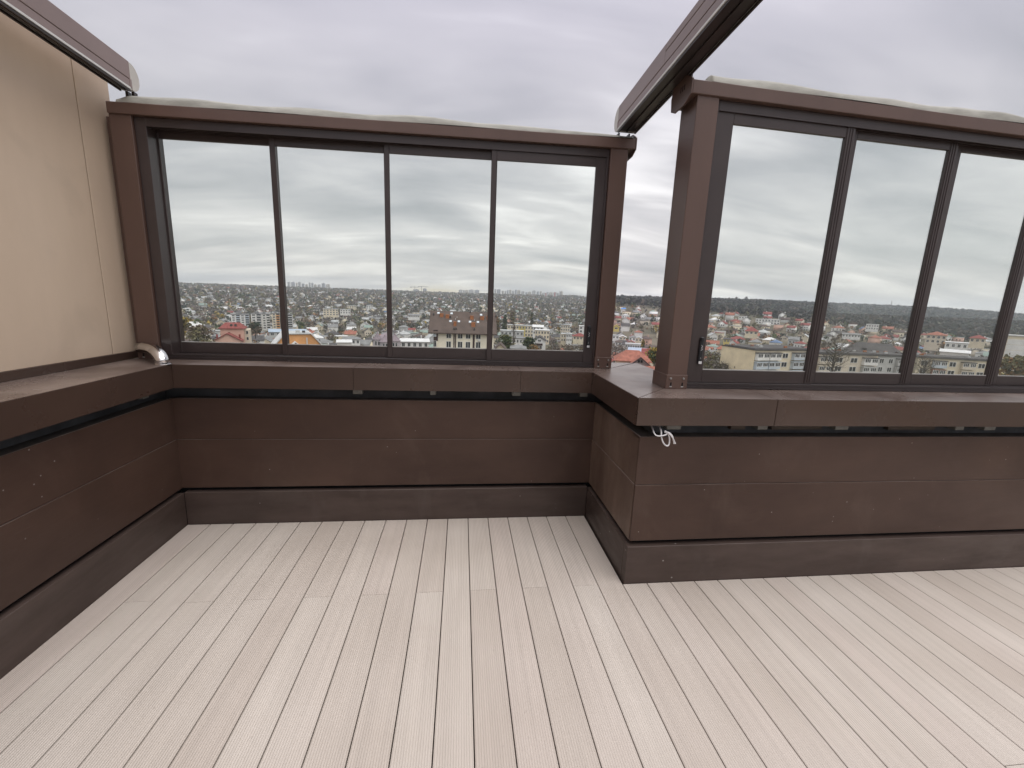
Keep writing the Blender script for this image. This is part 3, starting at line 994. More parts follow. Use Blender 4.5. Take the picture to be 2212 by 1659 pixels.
def window(parent, x, y, z, w, h, mull=2, rz=0.0, frame=WFRAME, pane=WIN):
    return place('window', window_mesh(w, h, mull, frame, pane), parent, (x, y, z), rz)
def site(name, label, cat, az, r, z, yaw=0.0, group=None):
    x, y = pol(az, r)
    return tag(empty(name, (x, y, z), rad(-az+yaw)), label, cat, group)
KEEP = []      # (x, y, radius) kept clear of small houses and trees
def keep(az, r, rd):
    KEEP.append((*pol(az, r), rd))

W_IVORY = bmat('render_ivory', (0.78, 0.72, 0.60))
# ---- brown-roofed apartment building in the third pane
zb = zel(139, -11.5)
ab = site('apartment_building', 'cream apartment building with big brown roof, white skylights and orange brick boxes', 'building', 0.2, 139, zb)
keep(0.2, 147, 17)
ze = zel(139, -4.28)-zb          # eaves
zr = zel(147, -1.66)-zb          # ridge
part(ab, 'wall', lambda b: gable_wall_x(b, -9.3, 10.0, 0, 16, 0, (ze-.25, zr-.75)), W_IVORY)
part(ab, 'wall', lambda b: b.box(-9.35, -8.05, -.35, 3, 0, ze-3.2), W_IVORY)
part(ab, 'wall', lambda b: b.box(-9.40, -8.0, -.40, 3, ze-3.2, ze+.3), W_DKBROWN)
roofB = part(ab, 'roof', lambda b: gable_x(b, 20.2, 0, 16, ze+.2, zr, 0.9, .35), R_BROWN)
cx0 = 1432
def loc(xc): return (xc-cx0)*.03004
for row in (0, 1, 2):
    for xc in (1280, 1402, 1487, 1597):
        window(ab, loc(xc), 0, ze-1.25-3.0*row, 1.35, 1.85, 2)
window(ab, loc(1132), -.40, ze-1.1, .85, 1.3, 1, pane=SKYLT)
window(ab, loc(1134), -.35, ze-4.1, .85, 1.8, 2)
for xc in (1336, 1353, 1543, 1553):
    part(ab, 'drainpipe', lambda b: b.box(loc(xc)-.16, loc(xc)+.16, -.14, -.01, 0, ze+.1), W_DKBROWN)
def roof_item(xc, yc, fn, name, m):
    t = (845-(yc-0.028*(xc-1432)))/217.0
    t = max(0.03, min(.97, t))
    y_, z_ = 8.0*t, (ze+.2)+(zr-ze-.2)*t
    b = MB((0, 0, 0)); fn(b)
    o = place(name, b.mesh(name, [m]), roofB, (loc(xc)*(1+.055*t), y_, z_))
    return o
sl_ang = math.atan2(zr-ze-.2, 8.0)
for xc, yc in ((1170, 648), (1308, 652), (1622, 665), (1298, 740), (1386, 742), (1505, 746), (1590, 748)):
    o = roof_item(xc, yc, lambda b: b.box(-.40, .40, -.45, .45, -.02, .14, bev=.02), 'skylight', SKYLT)
    o.rotation_euler = (sl_ang, 0, 0)
for xc, yc, w_, h_ in ((1203, 680, 1.15, 1.0), (1265, 692, 1.15, 1.0), (1523, 704, 1.15, 1.0), (1633, 710, 1.2, 1.0), (1700, 703, 1.05, 1.0), (1345, 778, .9, 1.2), (1540, 786, 1.25, 1.25)):
    roof_item(xc, yc, lambda b: (b.box(-w_/2, w_/2, -.55, .55, -.5, h_*.75), b.box(-w_/2-.06, w_/2+.06, -.61, .61, h_*.75, h_*.75+.09)), 'brick_box', ORANGEBOX)
for xc, yc in ((1120, 672), (1297, 700), (1507, 640), (1783, 690), (1335, 830), (1357, 830), (1553, 836)):
    roof_item(xc, yc, lambda b: (b.box(-.2, .2, -.2, .2, -.3, .55), b.box(-.26, .26, -.26, .26, .55, .65)), 'chimney', R_DARK)
for xc, yc in ((1350, 722), (1366, 702), (1552, 732)):
    roof_item(xc, yc, lambda b: b.tube([(0, 0, -.2), (0, 0, .55)], .07, 6), 'vent_pipe', WFRAME)
part(ab, 'air_conditioner', lambda b: (b.box(loc(1607)-.4, loc(1607)+.4, -.5, -.1, ze-2.95, ze-2.4, bev=.03)), WFRAME)

# ---- pink building with red roofs
z0 = zel(215, -8.2)
pk = site('pink_house', 'tall pink house with dark red hipped roof and two roof windows, first pane', 'house', -26.45, 215, z0, -6)
keep(-26.5, 220, 12)
e1 = zel(215, -4.22)-z0; r1 = zel(220, -3.62)-z0
part(pk, 'wall', lambda b: b.box(-4.4, 4.0, 0, 9, 0, e1), W_PINK)
rf = part(pk, 'roof', lambda b: hip(b, -4.4, 4.0, 0, 9, e1, r1+.3, .6, inset=2.2), R_RED)
for xx in (-.5, 1.0):
    part(rf, 'roof_window', lambda b: b.box(xx-.4, xx+.4, 1.2, 2.2, e1+.7, e1+1.7), R_DARK)
part(pk, 'annex_wall', lambda b: tri_gable_wall(b, -6.0, 3.2, -6, -.1, 0, (e1-4.3, e1-1.6)), W_PINK)
part(pk, 'annex_roof', lambda b: gable_y(b, -6.0, 3.2, -6, -.1, e1-4.3, e1-1.5, .5, .3), R_RED)
for xx in (-5.3, -1.0, 2.6):
    part(pk, 'chimney', lambda b: b.box(xx-.3, xx+.3, -3, -2.4, e1-4.2, e1-2.3+(.9 if xx == -1.0 else 0)), R_RED)
part(pk, 'side_wall', lambda b: b.box(4.02, 6.0, 2.0, 8.5, 0, e1-.6), W_TAN)
for k in range(3):
    window(pk, 5.0, 2.0, e1-1.9-2.6*k, .7, 1.2, 1)

# ---- orange mansard house
z0 = zel(128, -11.5)
oh = site('orange_house', 'orange house with mansard gables and white strips, cut by the frame below the first mullion', 'house', -19.9, 128, z0, 5)
keep(-19.9, 133, 10)
e1 = zel(128, -6.4)-z0; r1 = zel(128, -4.92)-z0
part(oh, 'wall', lambda b: b.extrude_y([(-5.8, 0), (5.8, 0), (5.8, e1), (3.2, r1), (-3.2, r1), (-5.8, e1)], 0, 9), W_ORANGE)
part(oh, 'roof', lambda b: b.box(-3.4, 3.4, -.3, 9.2, r1, r1+.25), R_PALE)
part(oh, 'chimney', lambda b: b.box(-.3, .7, 2, 3, r1+.25, r1+.9), W_GREY)
part(oh, 'chimney', lambda b: b.box(1.3, 2.0, 2, 3, r1+.25, r1+.8), R_DARK)
for sgn, xo in ((-1, -5.8), (1, 5.8)):
    part(oh, 'verge', lambda b: b.extrude_y([(xo+sgn*.2, e1), (xo+sgn*.4, e1+.1), (sgn*3.35, r1+.3), (sgn*3.0, r1+.2)][::int(sgn)], -.45, 9.3), R_WHITE)
part(oh, 'dormer_roof', lambda b: gable_y(b, -3.0, 1.2, -2.6, 0, e1-.3, e1+1.6, .35, .25), R_WHITE)
part(oh, 'dormer_wall', lambda b: tri_gable_wall(b, -3.0, 1.2, -2.2, 0, 0, (e1-.3, e1+1.35)), W_ORANGE)
for xx in (2.1, 4.2):
    part(oh, 'pilaster', lambda b: b.box(xx-.14, xx+.14, -.12, 0, 0, r1-.9 if xx < 3 else e1+.6), R_WHITE)

# ---- row of white apartment blocks
def balcony_block(label, az0, az1, r, elt, elb, storeys, wallm, accent, yaw=0, group=None):
    w_ = r*rad(az1-az0)
    z0 = zel(r, elb)-1.5; h = zel(r, elt)-z0
    s = site('apartment_block', label, 'building', (az0+az1)/2, r, z0, yaw, group)
    keep((az0+az1)/2, r+6, w_/2+6)
    part(s, 'wall', lambda b: b.box(-w_/2, w_/2, 0, 12, 0, h), wallm)
    part(s, 'roof', lambda b: (b.box(-w_/2-.3, w_/2+.3, -.3, 12.3, h, h+.5), b.box(-w_*.2, w_*.1, 4, 8, h+.5, h+2.0)), R_GREY)
    sh = (h-1.5)/storeys
    nb = max(2, int(w_/3.6))
    for i_ in range(storeys):
        for k in range(nb):
            xx = -w_/2+w_*(k+.5)/nb
            zz = 1.5+sh*(i_+.5)
            if k % 2 == 0: window(s, xx, 0, zz, w_/nb*.5, sh*.52, 2)
            else:
                part(s, 'balcony', lambda b: (b.box(xx-w_/nb*.42, xx+w_/nb*.42, -1.1, 0, zz-sh*.5, zz-sh*.12, 0), b.box(xx-w_/nb*.38, xx+w_/nb*.38, -.5, 0, zz-sh*.10, zz+sh*.38, 1)), [accent, WIN])
    return s
balcony_block('white apartment block with flat front, left end of the white row in the first pane', -26.5, -24.75, 480, -2.70, -3.9, 5, W_WHITE, W_PALEBLUE)
balcony_block('white apartment block with stepped front, second of the white row in the first pane', -24.6, -23.55, 472, -2.58, -4.3, 6, W_WHITE, W_GREY, -12)
balcony_block('white apartment block, third of the white row in the first pane', -23.5, -22.7, 476, -2.62, -4.3, 6, W_WHITE, W_WHITE, 10)
balcony_block('white and orange apartment block at the right end of the white row', -22.5, -21.7, 470, -2.5, -4.2, 6, W_CREAM, W_ORANGE)
balcony_block('white apartment block partly behind the first mullion', -21.6, -20.35, 474, -2.6, -4.2, 6, W_WHITE, W_GREY, 8)

# ---- turreted house
z0 = zel(175, -9.5)
tu = site('turret_house', 'lilac house with three pointed slate turret roofs behind the second mullion', 'house', -9.65, 175, z0)
keep(-9.65, 180, 11)
e1 = zel(175, -5.6)-z0
part(tu, 'wall', lambda b: b.box(-4.6, 4.6, 1, 9, 0, e1), W_LILAC)
part(tu, 'roof', lambda b: hip(b, -4.6, 4.6, 1, 9, e1, e1+2.4, .5), R_LILAC)
def cone_roof(b, x, y, w_, z, h):
    n = 8
    vs = []
    for (q, zz) in ((1.0, 0), (.62, h*.28), (.26, h*.64), (.0, h)):
        vs += [(x+w_*q*math.cos(2*math.pi*(k+.5)/n), y+w_*q*math.sin(2*math.pi*(k+.5)/n), z+zz) for k in range(n)]
    fs = [tuple(range(n-1, -1, -1))]
    for i_ in range(3):
        for k in range(n): fs.append((i_*n+k, i_*n+(k+1) % n, (i_+1)*n+(k+1) % n, (i_+1)*n+k))
    b.quadmesh(vs, fs)
for xx, yy, ww, hh, dz in ((-3.4, 1.5, 2.1, 3.3, .2), (-.5, .2, 2.7, 3.0, -.6), (3.2, .8, 2.5, 3.2, -.3)):
    tt = part(tu, 'turret', lambda b: b.tube([(xx, yy, 0), (xx, yy, e1+dz)], ww*.84, 8), W_LILAC)
    part(tt, 'turret_roof', lambda b: cone_roof(b, xx, yy, ww, e1+dz, hh), R_LILAC)
    for q in (-.8, .3):
        window(tt, xx+q+.2, yy-ww*.80, e1+dz-1.4, .55, 1.5, 1)

# ---- low white hall behind it
def simple_hall(label, cat, az0, az1, r, elt, elb, wallm, roofm, roof='flat', rise=1.0, yaw=0, bays=0, depth=9, name='low_building', wh=.45):
    w_ = r*rad(az1-az0)
    z0 = zel(r, elb)-2.0; h = zel(r, elt)-z0
    s = site(name, label, cat, (az0+az1)/2, r, z0, yaw)
    keep((az0+az1)/2, r+depth/2, w_/2+4)
    if roof == 'flat':
        part(s, 'wall', lambda b: b.box(-w_/2, w_/2, 0, depth, 0, h), wallm)
        part(s, 'roof', lambda b: b.box(-w_/2-.3, w_/2+.3, -.3, depth+.3, h, h+.35), roofm)
        hw = h
    elif roof == 'gx':
        hw = h-rise
        part(s, 'wall', lambda b: gable_wall_x(b, -w_/2, w_/2, 0, depth, 0, (hw, h-.2)), wallm)
        part(s, 'roof', lambda b: gable_x(b, w_, 0, depth, hw, h, .5, .2), roofm)
    elif roof == 'gy':
        hw = h-rise
        part(s, 'wall', lambda b: tri_gable_wall(b, -w_/2, w_/2, 0, depth, 0, (hw, h-.2)), wallm)
        part(s, 'roof', lambda b: gable_y(b, -w_/2, w_/2, 0, depth, hw, h, .5, .2), roofm)
    else:
        hw = h-rise
        part(s, 'wall', lambda b: b.box(-w_/2, w_/2, 0, depth, 0, hw), wallm)
        part(s, 'roof', lambda b: hip(b, -w_/2, w_/2, 0, depth, hw, h, .6), roofm)
    rows = bays if isinstance(bays, tuple) else (bays, 1)
    for q in range(rows[1]):
        for k in range(rows[0]):
            window(s, -w_/2+w_*(k+.5)/rows[0], 0, hw-1.5-2.9*q, w_/rows[0]*wh, 1.5, 2)
    return s, w_, h, hw
simple_hall('low white-roofed store right of the turret house', 'building', -7.9, -4.3, 188, -5.42, -6.6, W_WHITE, R_WHITE, 'gx', .9, bays=5)
simple_hall('long white house with grey roof in the middle of the third pane', 'house', -6.9, -5.45, 520, -2.15, -2.75, W_WHITE, R_GREY, 'gx', 1.6, bays=6, depth=12)
simple_hall('small white-roofed shed at the bottom edge of the second pane', 'shed', -15.6, -13.9, 150, -6.0, -7.2, W_WHITE, R_WHITE, 'flat')
simple_hall('white villa with a dark roof left of the turret house', 'house', -14.9, -12.9, 260, -5.15, -5.9, W_WHITE, R_GREY, 'hip', 1.6, bays=4)
simple_hall('long pale-roofed workshop right of the white apartment row', 'building', -22.9, -19.0, 300, -4.35, -4.95, W_GREY, R_BLUEGREY, 'gx', 1.3, bays=6)
simple_hall('cream four-storey block low on the hill in the second pane', 'building', -17.0, -15.3, 640, -1.85, -2.7, W_CREAM, R_PALE, 'flat', bays=(5, 3))
simple_hall('white flat-roofed block beside the cream one in the second pane', 'building', -15.1, -13.9, 660, -1.85, -2.4, W_WHITE, R_PALE, 'flat', bays=(4, 2))
simple_hall('pale block high on the hill in the second pane', 'building', -14.3, -13.2, 900, -1.35, -1.8, W_CREAM, R_PALE, 'flat', bays=(4, 2))
simple_hall('pale block just left of the second mullion', 'building', -12.0, -11.2, 900, -1.3, -1.75, W_WHITE, R_PALE, 'flat', bays=(3, 2))

# ---- blocks right of the brown roof (fourth pane)
s, w_, h, hw = simple_hall('long yellow and cream apartment block beneath the poplars, fourth pane', 'building', 6.1, 9.6, 345, -3.22, -4.7, W_CREAM, R_PALE, 'flat', bays=(9, 3), name='apartment_block')
part(s, 'yellow_bay', lambda b: b.box(-1.5, 4.0, -.04, 0, 0, h-.6), W_YELLOW)
simple_hall('white gabled stair wing at the right end of the yellow apartment block', 'building', 9.5, 10.9, 330, -3.05, -4.6, W_WHITE, R_WHITE, 'gx', 1.4, bays=(3, 2))
simple_hall('grey and cream low apartment block with orange patch in the fourth pane', 'building', 5.2, 8.3, 285, -4.0, -5.2, W_GREY, R_PALE, 'flat', bays=(6, 2), name='apartment_block')
simple_hall('white terrace of flats right of the round green tree', 'building', 6.9, 8.6, 245, -4.95, -6.1, W_WHITE, R_GREY, 'flat', bays=(4, 2), name='apartment_block')
simple_hall('cream terraced flats with white canopy roofs, fourth pane', 'building', 9.8, 11.75, 300, -3.75, -5.2, W_CREAM, R_WHITE, 'flat', bays=(5, 3), name='apartment_block')
simple_hall('tan five-storey apartment tower in the fourth pane', 'building', 13.2, 14.4, 420, -2.92, -5.1, W_TAN, R_TAN if 'R_TAN' in globals() else R_GREY, 'flat', bays=(4, 5), name='apartment_tower', wh=.5)
simple_hall('cream apartment block with dark balconies before the tan tower', 'building', 13.3, 13.95, 330, -4.1, -5.3, W_CREAM, R_PALE, 'flat', bays=(2, 2), name='apartment_block')
simple_hall('white apartment block with balconies beside the tan tower', 'building', 14.0, 14.75, 325, -4.05, -5.25, W_WHITE, R_PALE, 'flat', bays=(3, 2), name='apartment_block')
simple_hall('white flat-roofed building near the lock of the fourth pane', 'building', 15.6, 16.7, 380, -2.95, -3.7, W_WHITE, R_WHITE, 'flat', bays=(2, 2))
simple_hall('cream house with red roof right of the tan tower', 'house', 14.9, 16.6, 330, -3.9, -5.0, W_CREAM, R_RED, 'hip', 2.2, bays=(4, 1))
s, w_, h, hw = simple_hall('white gabled house with brown balcony between the green trees', 'house', 9.65, 11.3, 215, -4.55, -6.1, W_WHITE, R_DARK, 'gy', 1.9, bays=0, depth=10, name='gabled_house')
window(s, 0, 0, hw-.2, 1.3, .9, 2)
part(s, 'balcony', lambda b: b.box(-2.2, 1.6, -1.1, 0, hw-2.5, hw-1.6), W_DKBROWN)
for xx in (-1.2, .8): window(s, xx, 0, hw-3.7, .9, 1.4, 2)
simple_hall('brown-roofed bungalow at the foot of the brown-roofed building', 'house', 4.6, 5.9, 160, -5.75, -7.0, W_TAN, R_BROWN, 'gy', 1.6)
simple_hall('grey-roofed house at the bottom edge of the fourth pane', 'house', 6.7, 8.6, 175, -5.85, -7.1, W_GREY, R_GREY, 'hip', 1.3)

# ---- seen through the gap between the windows
z0 = zel(122, -12)
og = site('orange_roofed_house', 'house with steep orange tiled roof and arched gable window, in the open gap', 'house', 22.9, 122, z0, 4)
keep(23, 128, 12)
zr = zel(126, -5.72)-z0; ze = zel(122, -7.15)-z0
part(og, 'wall', lambda b: b.box(-4.6, 4.4, 1, 9, 0, ze), W_CREAM)
part(og, 'roof', lambda b: hip(b, -4.6, 4.4, 1, 9, ze, zr, .7, inset=3.4), R_ORANGE)
part(og, 'gable_wall', lambda b: tri_gable_wall(b, -.6, 4.0, -1.6, 1, 0, (ze-.15, ze+1.55)), W_WHITE)
part(og, 'gable_roof', lambda b: gable_y(b, -.6, 4.0, -1.8, 4.5, ze-.15, ze+1.75, .7, .25), R_ORANGE)
part(og, 'barge_board', lambda b: gable_y(b, -.6, 4.0, -2.62, -2.52, ze-.16, ze+1.69, .72, .30), W_DKBROWN)
for xx in (1.35, 2.05):
    part(og, 'window', lambda b: b.extrude_y([(xx-.28, ze+.0), (xx+.28, ze+.0), (xx+.28, ze+.5), (xx+.2, ze+.7), (xx, ze+.8), (xx-.2, ze+.7), (xx-.28, ze+.5)], -1.67, -1.6), WIN)
part(og, 'porch_roof', lambda b: gable_x(b, 12.2, -6.5, -1.7, ze-2.4, ze-.4, .3, .2), R_ORANGE)
simple_hall('flat blue-roofed building behind the orange-roofed house', 'building', 22.2, 24.3, 195, -5.45, -6.5, W_GREY, R_BLUEGREY, 'gx', 1.4, depth=10)
simple_hall('long red-roofed house right of the blue roof in the open gap', 'house', 23.9, 26.4, 172, -5.5, -6.9, W_CREAM, R_RED, 'gx', 2.6, depth=10)
simple_hall('long white school building with a strip of windows in the open gap', 'building', 21.7, 23.8, 330, -4.95, -5.6, W_WHITE, R_PALE, 'flat', bays=(7, 1), name='school_building', wh=.7)
simple_hall('low white building with small square windows by the right post', 'building', 24.1, 26.0, 300, -4.98, -5.6, W_WHITE, R_BROWN, 'gx', 1.0, bays=(6, 1), wh=.4)
for k, (a, el_, rr_) in enumerate(((20.4, -3.95, 400), (21.3, -3.9, 405), (22.5, -4.05, 400), (23.3, -3.95, 408), (20.8, -4.55, 360), (22.4, -4.5, 365), (19.7, -4.6, 350))):
    simple_hall(['white two-storey house', 'white house with chimney', 'white villa with small windows', 'white house with pale roof', 'white row house with brown roof', 'white row house with red roof', 'white row house with dark roof'][k]
                + ' in the white cluster, ' + ['first', 'second', 'third', 'fourth', 'fifth', 'sixth', 'seventh'][k] + ' from the left post in its row' * 0 + ', in the open gap', 'house', a-.42, a+.42, rr_, el_, el_-.7, [W_WHITE, W_CREAM][k % 2],
                [R_PALE, R_WHITE, R_GREY, R_PALE, R_BROWN, R_RED, R_DARK][k], ['flat', 'gy', 'flat', 'gy', 'hip', 'gy', 'hip'][k], 1.3, bays=(2, 1), depth=8, name='white_house')

# ---- panel blocks below the right window
def panel_block(label, az0, r0, az1, r1, elt, storeys, bays, wallm, bal_cols, seed, depth=11, gable=W_CREAM, eave=True):
    """a block whose front runs from (az0,r0) to (az1,r1)"""
    pa, pb = Vector(pol(az0, r0)), Vector(pol(az1, r1))
    mid = (pa+pb)/2; d = (pb-pa)
    w_ = d.length
    rm_ = mid.length
    ang = math.atan2(d.y, d.x)
    z0 = -30.0
    h = zel(rm_, elt)-z0
    s = tag(empty('panel_block', (mid.x, mid.y, z0), ang), label, 'building')
    KEEP.append((mid.x-math.sin(ang)*depth/2, mid.y+math.cos(ang)*depth/2, w_/2+5))
    part(s, 'wall', lambda b: b.box(-w_/2, w_/2, 0, depth, 0, h), wallm)
    part(s, 'end_wall', lambda b: b.box(-w_/2-.12, -w_/2-.002, -.1, depth, 0, h+.1), gable)
    part(s, 'roof', lambda b: (b.box(-w_/2-.3, w_/2+.3, -.35, depth+.3, h+.001, h+.3), b.box(-w_/2+.5, w_/2-.5, .6, depth-.5, h+.3, h+.55)), R_DARK)
    rr_ = random.Random(seed)
    for k in range(5):
        xx = rr_.uniform(-w_/2+1, w_/2-1); yy = rr_.uniform(2, depth-2)
        part(s, 'chimney', lambda b: b.box(xx-.5, xx+.5, yy, yy+.6, h+.5, h+1.1), [W_BRICK, W_GREY, ORANGEBOX][k % 3])
    bw = w_/bays
    for i_ in range(storeys):
        zz = h-1.75-2.95*i_
        for k in range(bays):
            xx = -w_/2+bw*(k+.5)
            if k in bal_cols:
                am = rr_.choice(bal_cols[k])
                part(s, 'balcony', lambda b: (b.box(xx-bw*.46, xx+bw*.46, -1.2, -.002, zz-1.4, zz-.55, 0), b.box(xx-bw*.44, xx+bw*.44, -1.12, -.004, zz-.55, zz+.85, 2),
                                              b.box(xx-bw*.48, xx+bw*.48, -1.3, -.002, zz+.85, zz+1.1, 1)), [am, R_DARK if i_ == 0 else am, am])
                for q in (-.24, .24):
                    window(s, xx+q*bw, -1.12, zz+.12, bw*.34, 1.05, 3)
            else:
                window(s, xx, 0, zz, bw*.42, 1.45, 2)
    return s
panel_block('cream-ended panel block with white glazed balconies, right window first pane', 36.6, 158, 42.3, 178, -4.35, 3, 5, W_CREAM, {0: [W_PALEBLUE, W_WHITE], 1: [W_PALEBLUE, W_WHITE], 3: [W_PALEBLUE], 4: [W_WHITE]}, 3, depth=14, gable=bmat('gable_cream', (0.80, 0.68, 0.48)))
panel_block('tan panel block with white loggia behind the bare tree, right window second pane', 42.6, 172, 47.5, 186, -4.28, 3, 4, W_TAN, {0: [W_TAN], 3: [W_WHITE, W_GREY]}, 5)
panel_block('grey panel block with small paired windows, left of the second thick mullion', 47.6, 196, 50.3, 205, -4.02, 3, 4, W_GREY, {2: [W_GREY]}, 6)
panel_block('yellowish panel block with green shutter and brick balcony, right window third pane', 50.6, 205, 57.0, 222, -3.78, 3, 7, W_CREAM, {1: [W_BRICK, W_PALEBLUE], 3: [W_TAN], 5: [W_YELLOW]}, 8)
z0 = zel(230, -7.5)
dr = site('dark_roofed_hall', 'wide hall with a huge dark hipped roof behind the panel blocks', 'building', 47.2, 236, z0, 4)
keep(47.2, 244, 14)
ze = zel(236, -3.95)-z0; zr = zel(242, -2.85)-z0
part(dr, 'wall', lambda b: b.box(-9.6, 9.6, 0, 13, 0, ze), W_WHITE)
part(dr, 'roof', lambda b: hip(b, -9.6, 9.6, 0, 13, ze, zr, .9, inset=5), R_DARK)
part(dr, 'gable_wall', lambda b: tri_gable_wall(b, 4.2, 9.8, -1.6, 3, 0, (ze-.3, ze+1.7)), W_BRICK)
part(dr, 'gable_roof', lambda b: gable_y(b, 4.2, 9.8, -1.8, 4, ze-.35, ze+1.95, .8, .3), R_DARK)
part(dr, 'dormer', lambda b: b.box(-3.8, -2.4, 1.2, 4, ze+1.0, ze+2.2), R_DARK)
# tall white slab at the right edge of the frame
z0 = -30.0
wh = site('white_slab_block', 'tall windowless white slab building at the right edge', 'building', 57.6, 262, z0, 8)
keep(57.6, 268, 14)
h = zel(262, -1.38)-z0
part(wh, 'wall', lambda b: b.box(-7.5, 9, 0, 11, 0, h), W_CREAM)
for k in range(int(h/2.2)):
    part(wh, 'wall_panel', lambda b: b.box(-7.45, 8.95, -.10, -.005, .06+2.2*k, 2.2*k+2.14), W_WHITE)
part(wh, 'roof', lambda b: b.box(-7.7, 9.2, -.2, 11.2, h, h+.4), W_GREY)
# mid-distance landmarks on the right
simple_hall('long white flat-roofed school below the wood, right window first pane', 'building', 36.2, 38.6, 640, -1.0, -1.75, W_WHITE, R_WHITE, 'flat', bays=(8, 2), depth=12, name='school_building')
simple_hall('white flat-roofed hall at the edge of the wood, right window first pane', 'building', 34.4, 35.3, 660, -.80, -1.2, W_WHITE, R_WHITE, 'flat', bays=(3, 1), depth=10)
simple_hall('house with broad red hipped roof and cream gables, right window first pane', 'house', 35.3, 36.6, 430, -1.95, -3.0, W_CREAM, R_RED, 'hip', 3.6, bays=(3, 1), depth=11)
simple_hall('small bright yellow house with dark roof, right window first pane', 'house', 33.15, 33.8, 400, -3.4, -4.1, W_YELLOW, R_DARK, 'gx', 1.0, bays=(2, 1), depth=7)
simple_hall('yellow house with steep roof in the open gap', 'house', 20.0, 20.75, 470, -2.55, -3.2, W_YELLOW, bmat('roof_yellow', (.5, .4, .08)), 'gy', 2.2, bays=(1, 1), depth=8)
simple_hall('small house with blue roof high in the open gap', 'house', 20.8, 21.35, 640, -.35, -.8, W_WHITE, bmat('roof_bright_blue', (.09, .22, .5)), 'gx', 1.4, depth=8)
simple_hall('house with round orange-red roof beside the panel block', 'house', 32.6, 33.5, 320, -4.35, -5.3, W_CREAM, R_ORANGE, 'hip', 2.4, depth=8)
simple_hall('white hall with row of arches, right window second pane', 'building', 44.4, 45.9, 520, -2.0, -2.45, W_WHITE, R_GREY, 'gx', 1.0, bays=(6, 1), depth=10)
simple_hall('white modern house at the wood, right window second pane', 'house', 46.2, 47.2, 620, -1.0, -1.55, W_WHITE, R_WHITE, 'flat', bays=(5, 2), depth=9)
simple_hall('terraced orange villa with stepped roofs, right window third pane', 'house', 50.8, 52.2, 420, -1.35, -2.9, W_TAN, R_ORANGE, 'hip', 2.4, bays=(4, 2), depth=11)
simple_hall('white house with red hip roof at the wood edge, right window third pane', 'house', 53.7, 54.7, 430, -1.45, -2.4, W_CREAM, R_RED, 'hip', 2.2, bays=(3, 1), depth=9)
simple_hall('white cube house with two blocks, right window third pane', 'house', 52.2, 53.7, 340, -2.3, -3.1, W_WHITE, R_WHITE, 'flat', bays=(4, 2), depth=9)
simple_hall('long white-roofed shed, right window third pane', 'shed', 52.0, 53.9, 300, -2.95, -3.6, W_WHITE, R_WHITE, 'gx', 1.0, depth=9)

# ---- skyline
_T = ['first', 'second', 'third', 'fourth', 'fifth', 'sixth', 'seventh', 'eighth', 'ninth', 'tenth', 'eleventh', 'twelfth', 'thirteenth', 'fourteenth', 'fifteenth', 'sixteenth', 'seventeenth', 'eighteenth', 'nineteenth']
ORD = _T + ['twentieth'] + ['twenty-'+q for q in _T[:9]] + ['thirtieth'] + ['thirty-'+q for q in _T[:9]]
DIST = [bmat('far_block_pale', (.50, .50, .50)), bmat('far_block_grey', (.36, .37, .40)), bmat('far_block_cream', (.50, .46, .40))]
def far_block(az0, az1, elt, r, label, k, group=None, cat='building', name='distant_block'):
    w_ = r*rad(az1-az0)
    zg = min(ground_z(*pol(az0, r)), ground_z(*pol(az1, r)))-3
    h = zel(r, elt)-zg
    b = MB((0, 0, 0))
    b.box(-w_/2, w_/2, 0, 16, 0, h)
    n = max(1, int(w_/9))
    for i_ in range(n):
        b.box(-w_/2+w_*(i_+.25)/n, -w_/2+w_*(i_+.5)/n, -.3, 0, 3, h-2, 1)
    b.box(-w_*.1, w_*.2, 4, 10, h, h+3)
    o = place(name, b.mesh(name, [DIST[k % 3], R_GREY]), None, (*pol((az0+az1)/2, r), zg), rad(-(az0+az1)/2))
    tag(o, label, cat, group)
rr_ = random.Random(5)
a = -20.7
k = 0
while a < -16.3:
    w_ = rr_.uniform(.22, .5)
    far_block(a, a+w_*.85, rr_.uniform(.98, 1.22), 2450+rr_.uniform(-50, 120), 'distant pale apartment block on the left ridge, '+ORD[k]+' from left', k, 'apartment blocks on the left ridge')
    a += w_; k += 1
far_block(-6.24, -5.5, .95, 2550, 'left of two unfinished towers under cranes on the skyline', 1, name='unfinished_tower')
far_block(-5.03, -4.55, 1.10, 2550, 'right of two unfinished towers under cranes on the skyline', 1, name='unfinished_tower')
a = -.45; k = 0
for w_, el_ in ((.55, 1.10), (.25, 1.06), (.5, 1.08), (.75, 1.16), (.7, 1.14)):
    far_block(a, a+w_*.9, el_+.04, 2500, 'distant block in the skyline group above the brown roof, '+ORD[k]+' from left', k, 'skyline group above the brown roof'); a += w_; k += 1
a = 4.2; k = 0
while a < 12.8:
    w_ = rr_.uniform(.28, .62)
    far_block(a, a+w_*.8, rr_.uniform(1.16, 1.42), 2450+rr_.uniform(-40, 150), 'distant apartment block on the skyline of the fourth pane, '+ORD[k]+' from left', k, 'apartment blocks on the skyline of the fourth pane')
    a += w_; k += 1
z0 = zel(2000, 0.45)
for a0_, a1_, et, lab in ((10.8, 11.25, 1.12, 'left of the two red and white towers'), (11.9, 12.5, 1.26, 'right of the two red and white towers')):
    w_ = 2000*rad(a1_-a0_); h = zel(2000, et)-z0+8
    s = site('striped_tower', lab + ' below the skyline, fourth pane', 'building', (a0_+a1_)/2, 2000, z0-8)
    part(s, 'wall', lambda b: b.box(-w_/2, w_/2, 0, 14, 0, h), DIST[0])
    part(s, 'red_strip', lambda b: b.box(-w_*.2, w_*.08, -.3, 0, 0, h+1), bmat('far_red', (.42, .13, .12)))
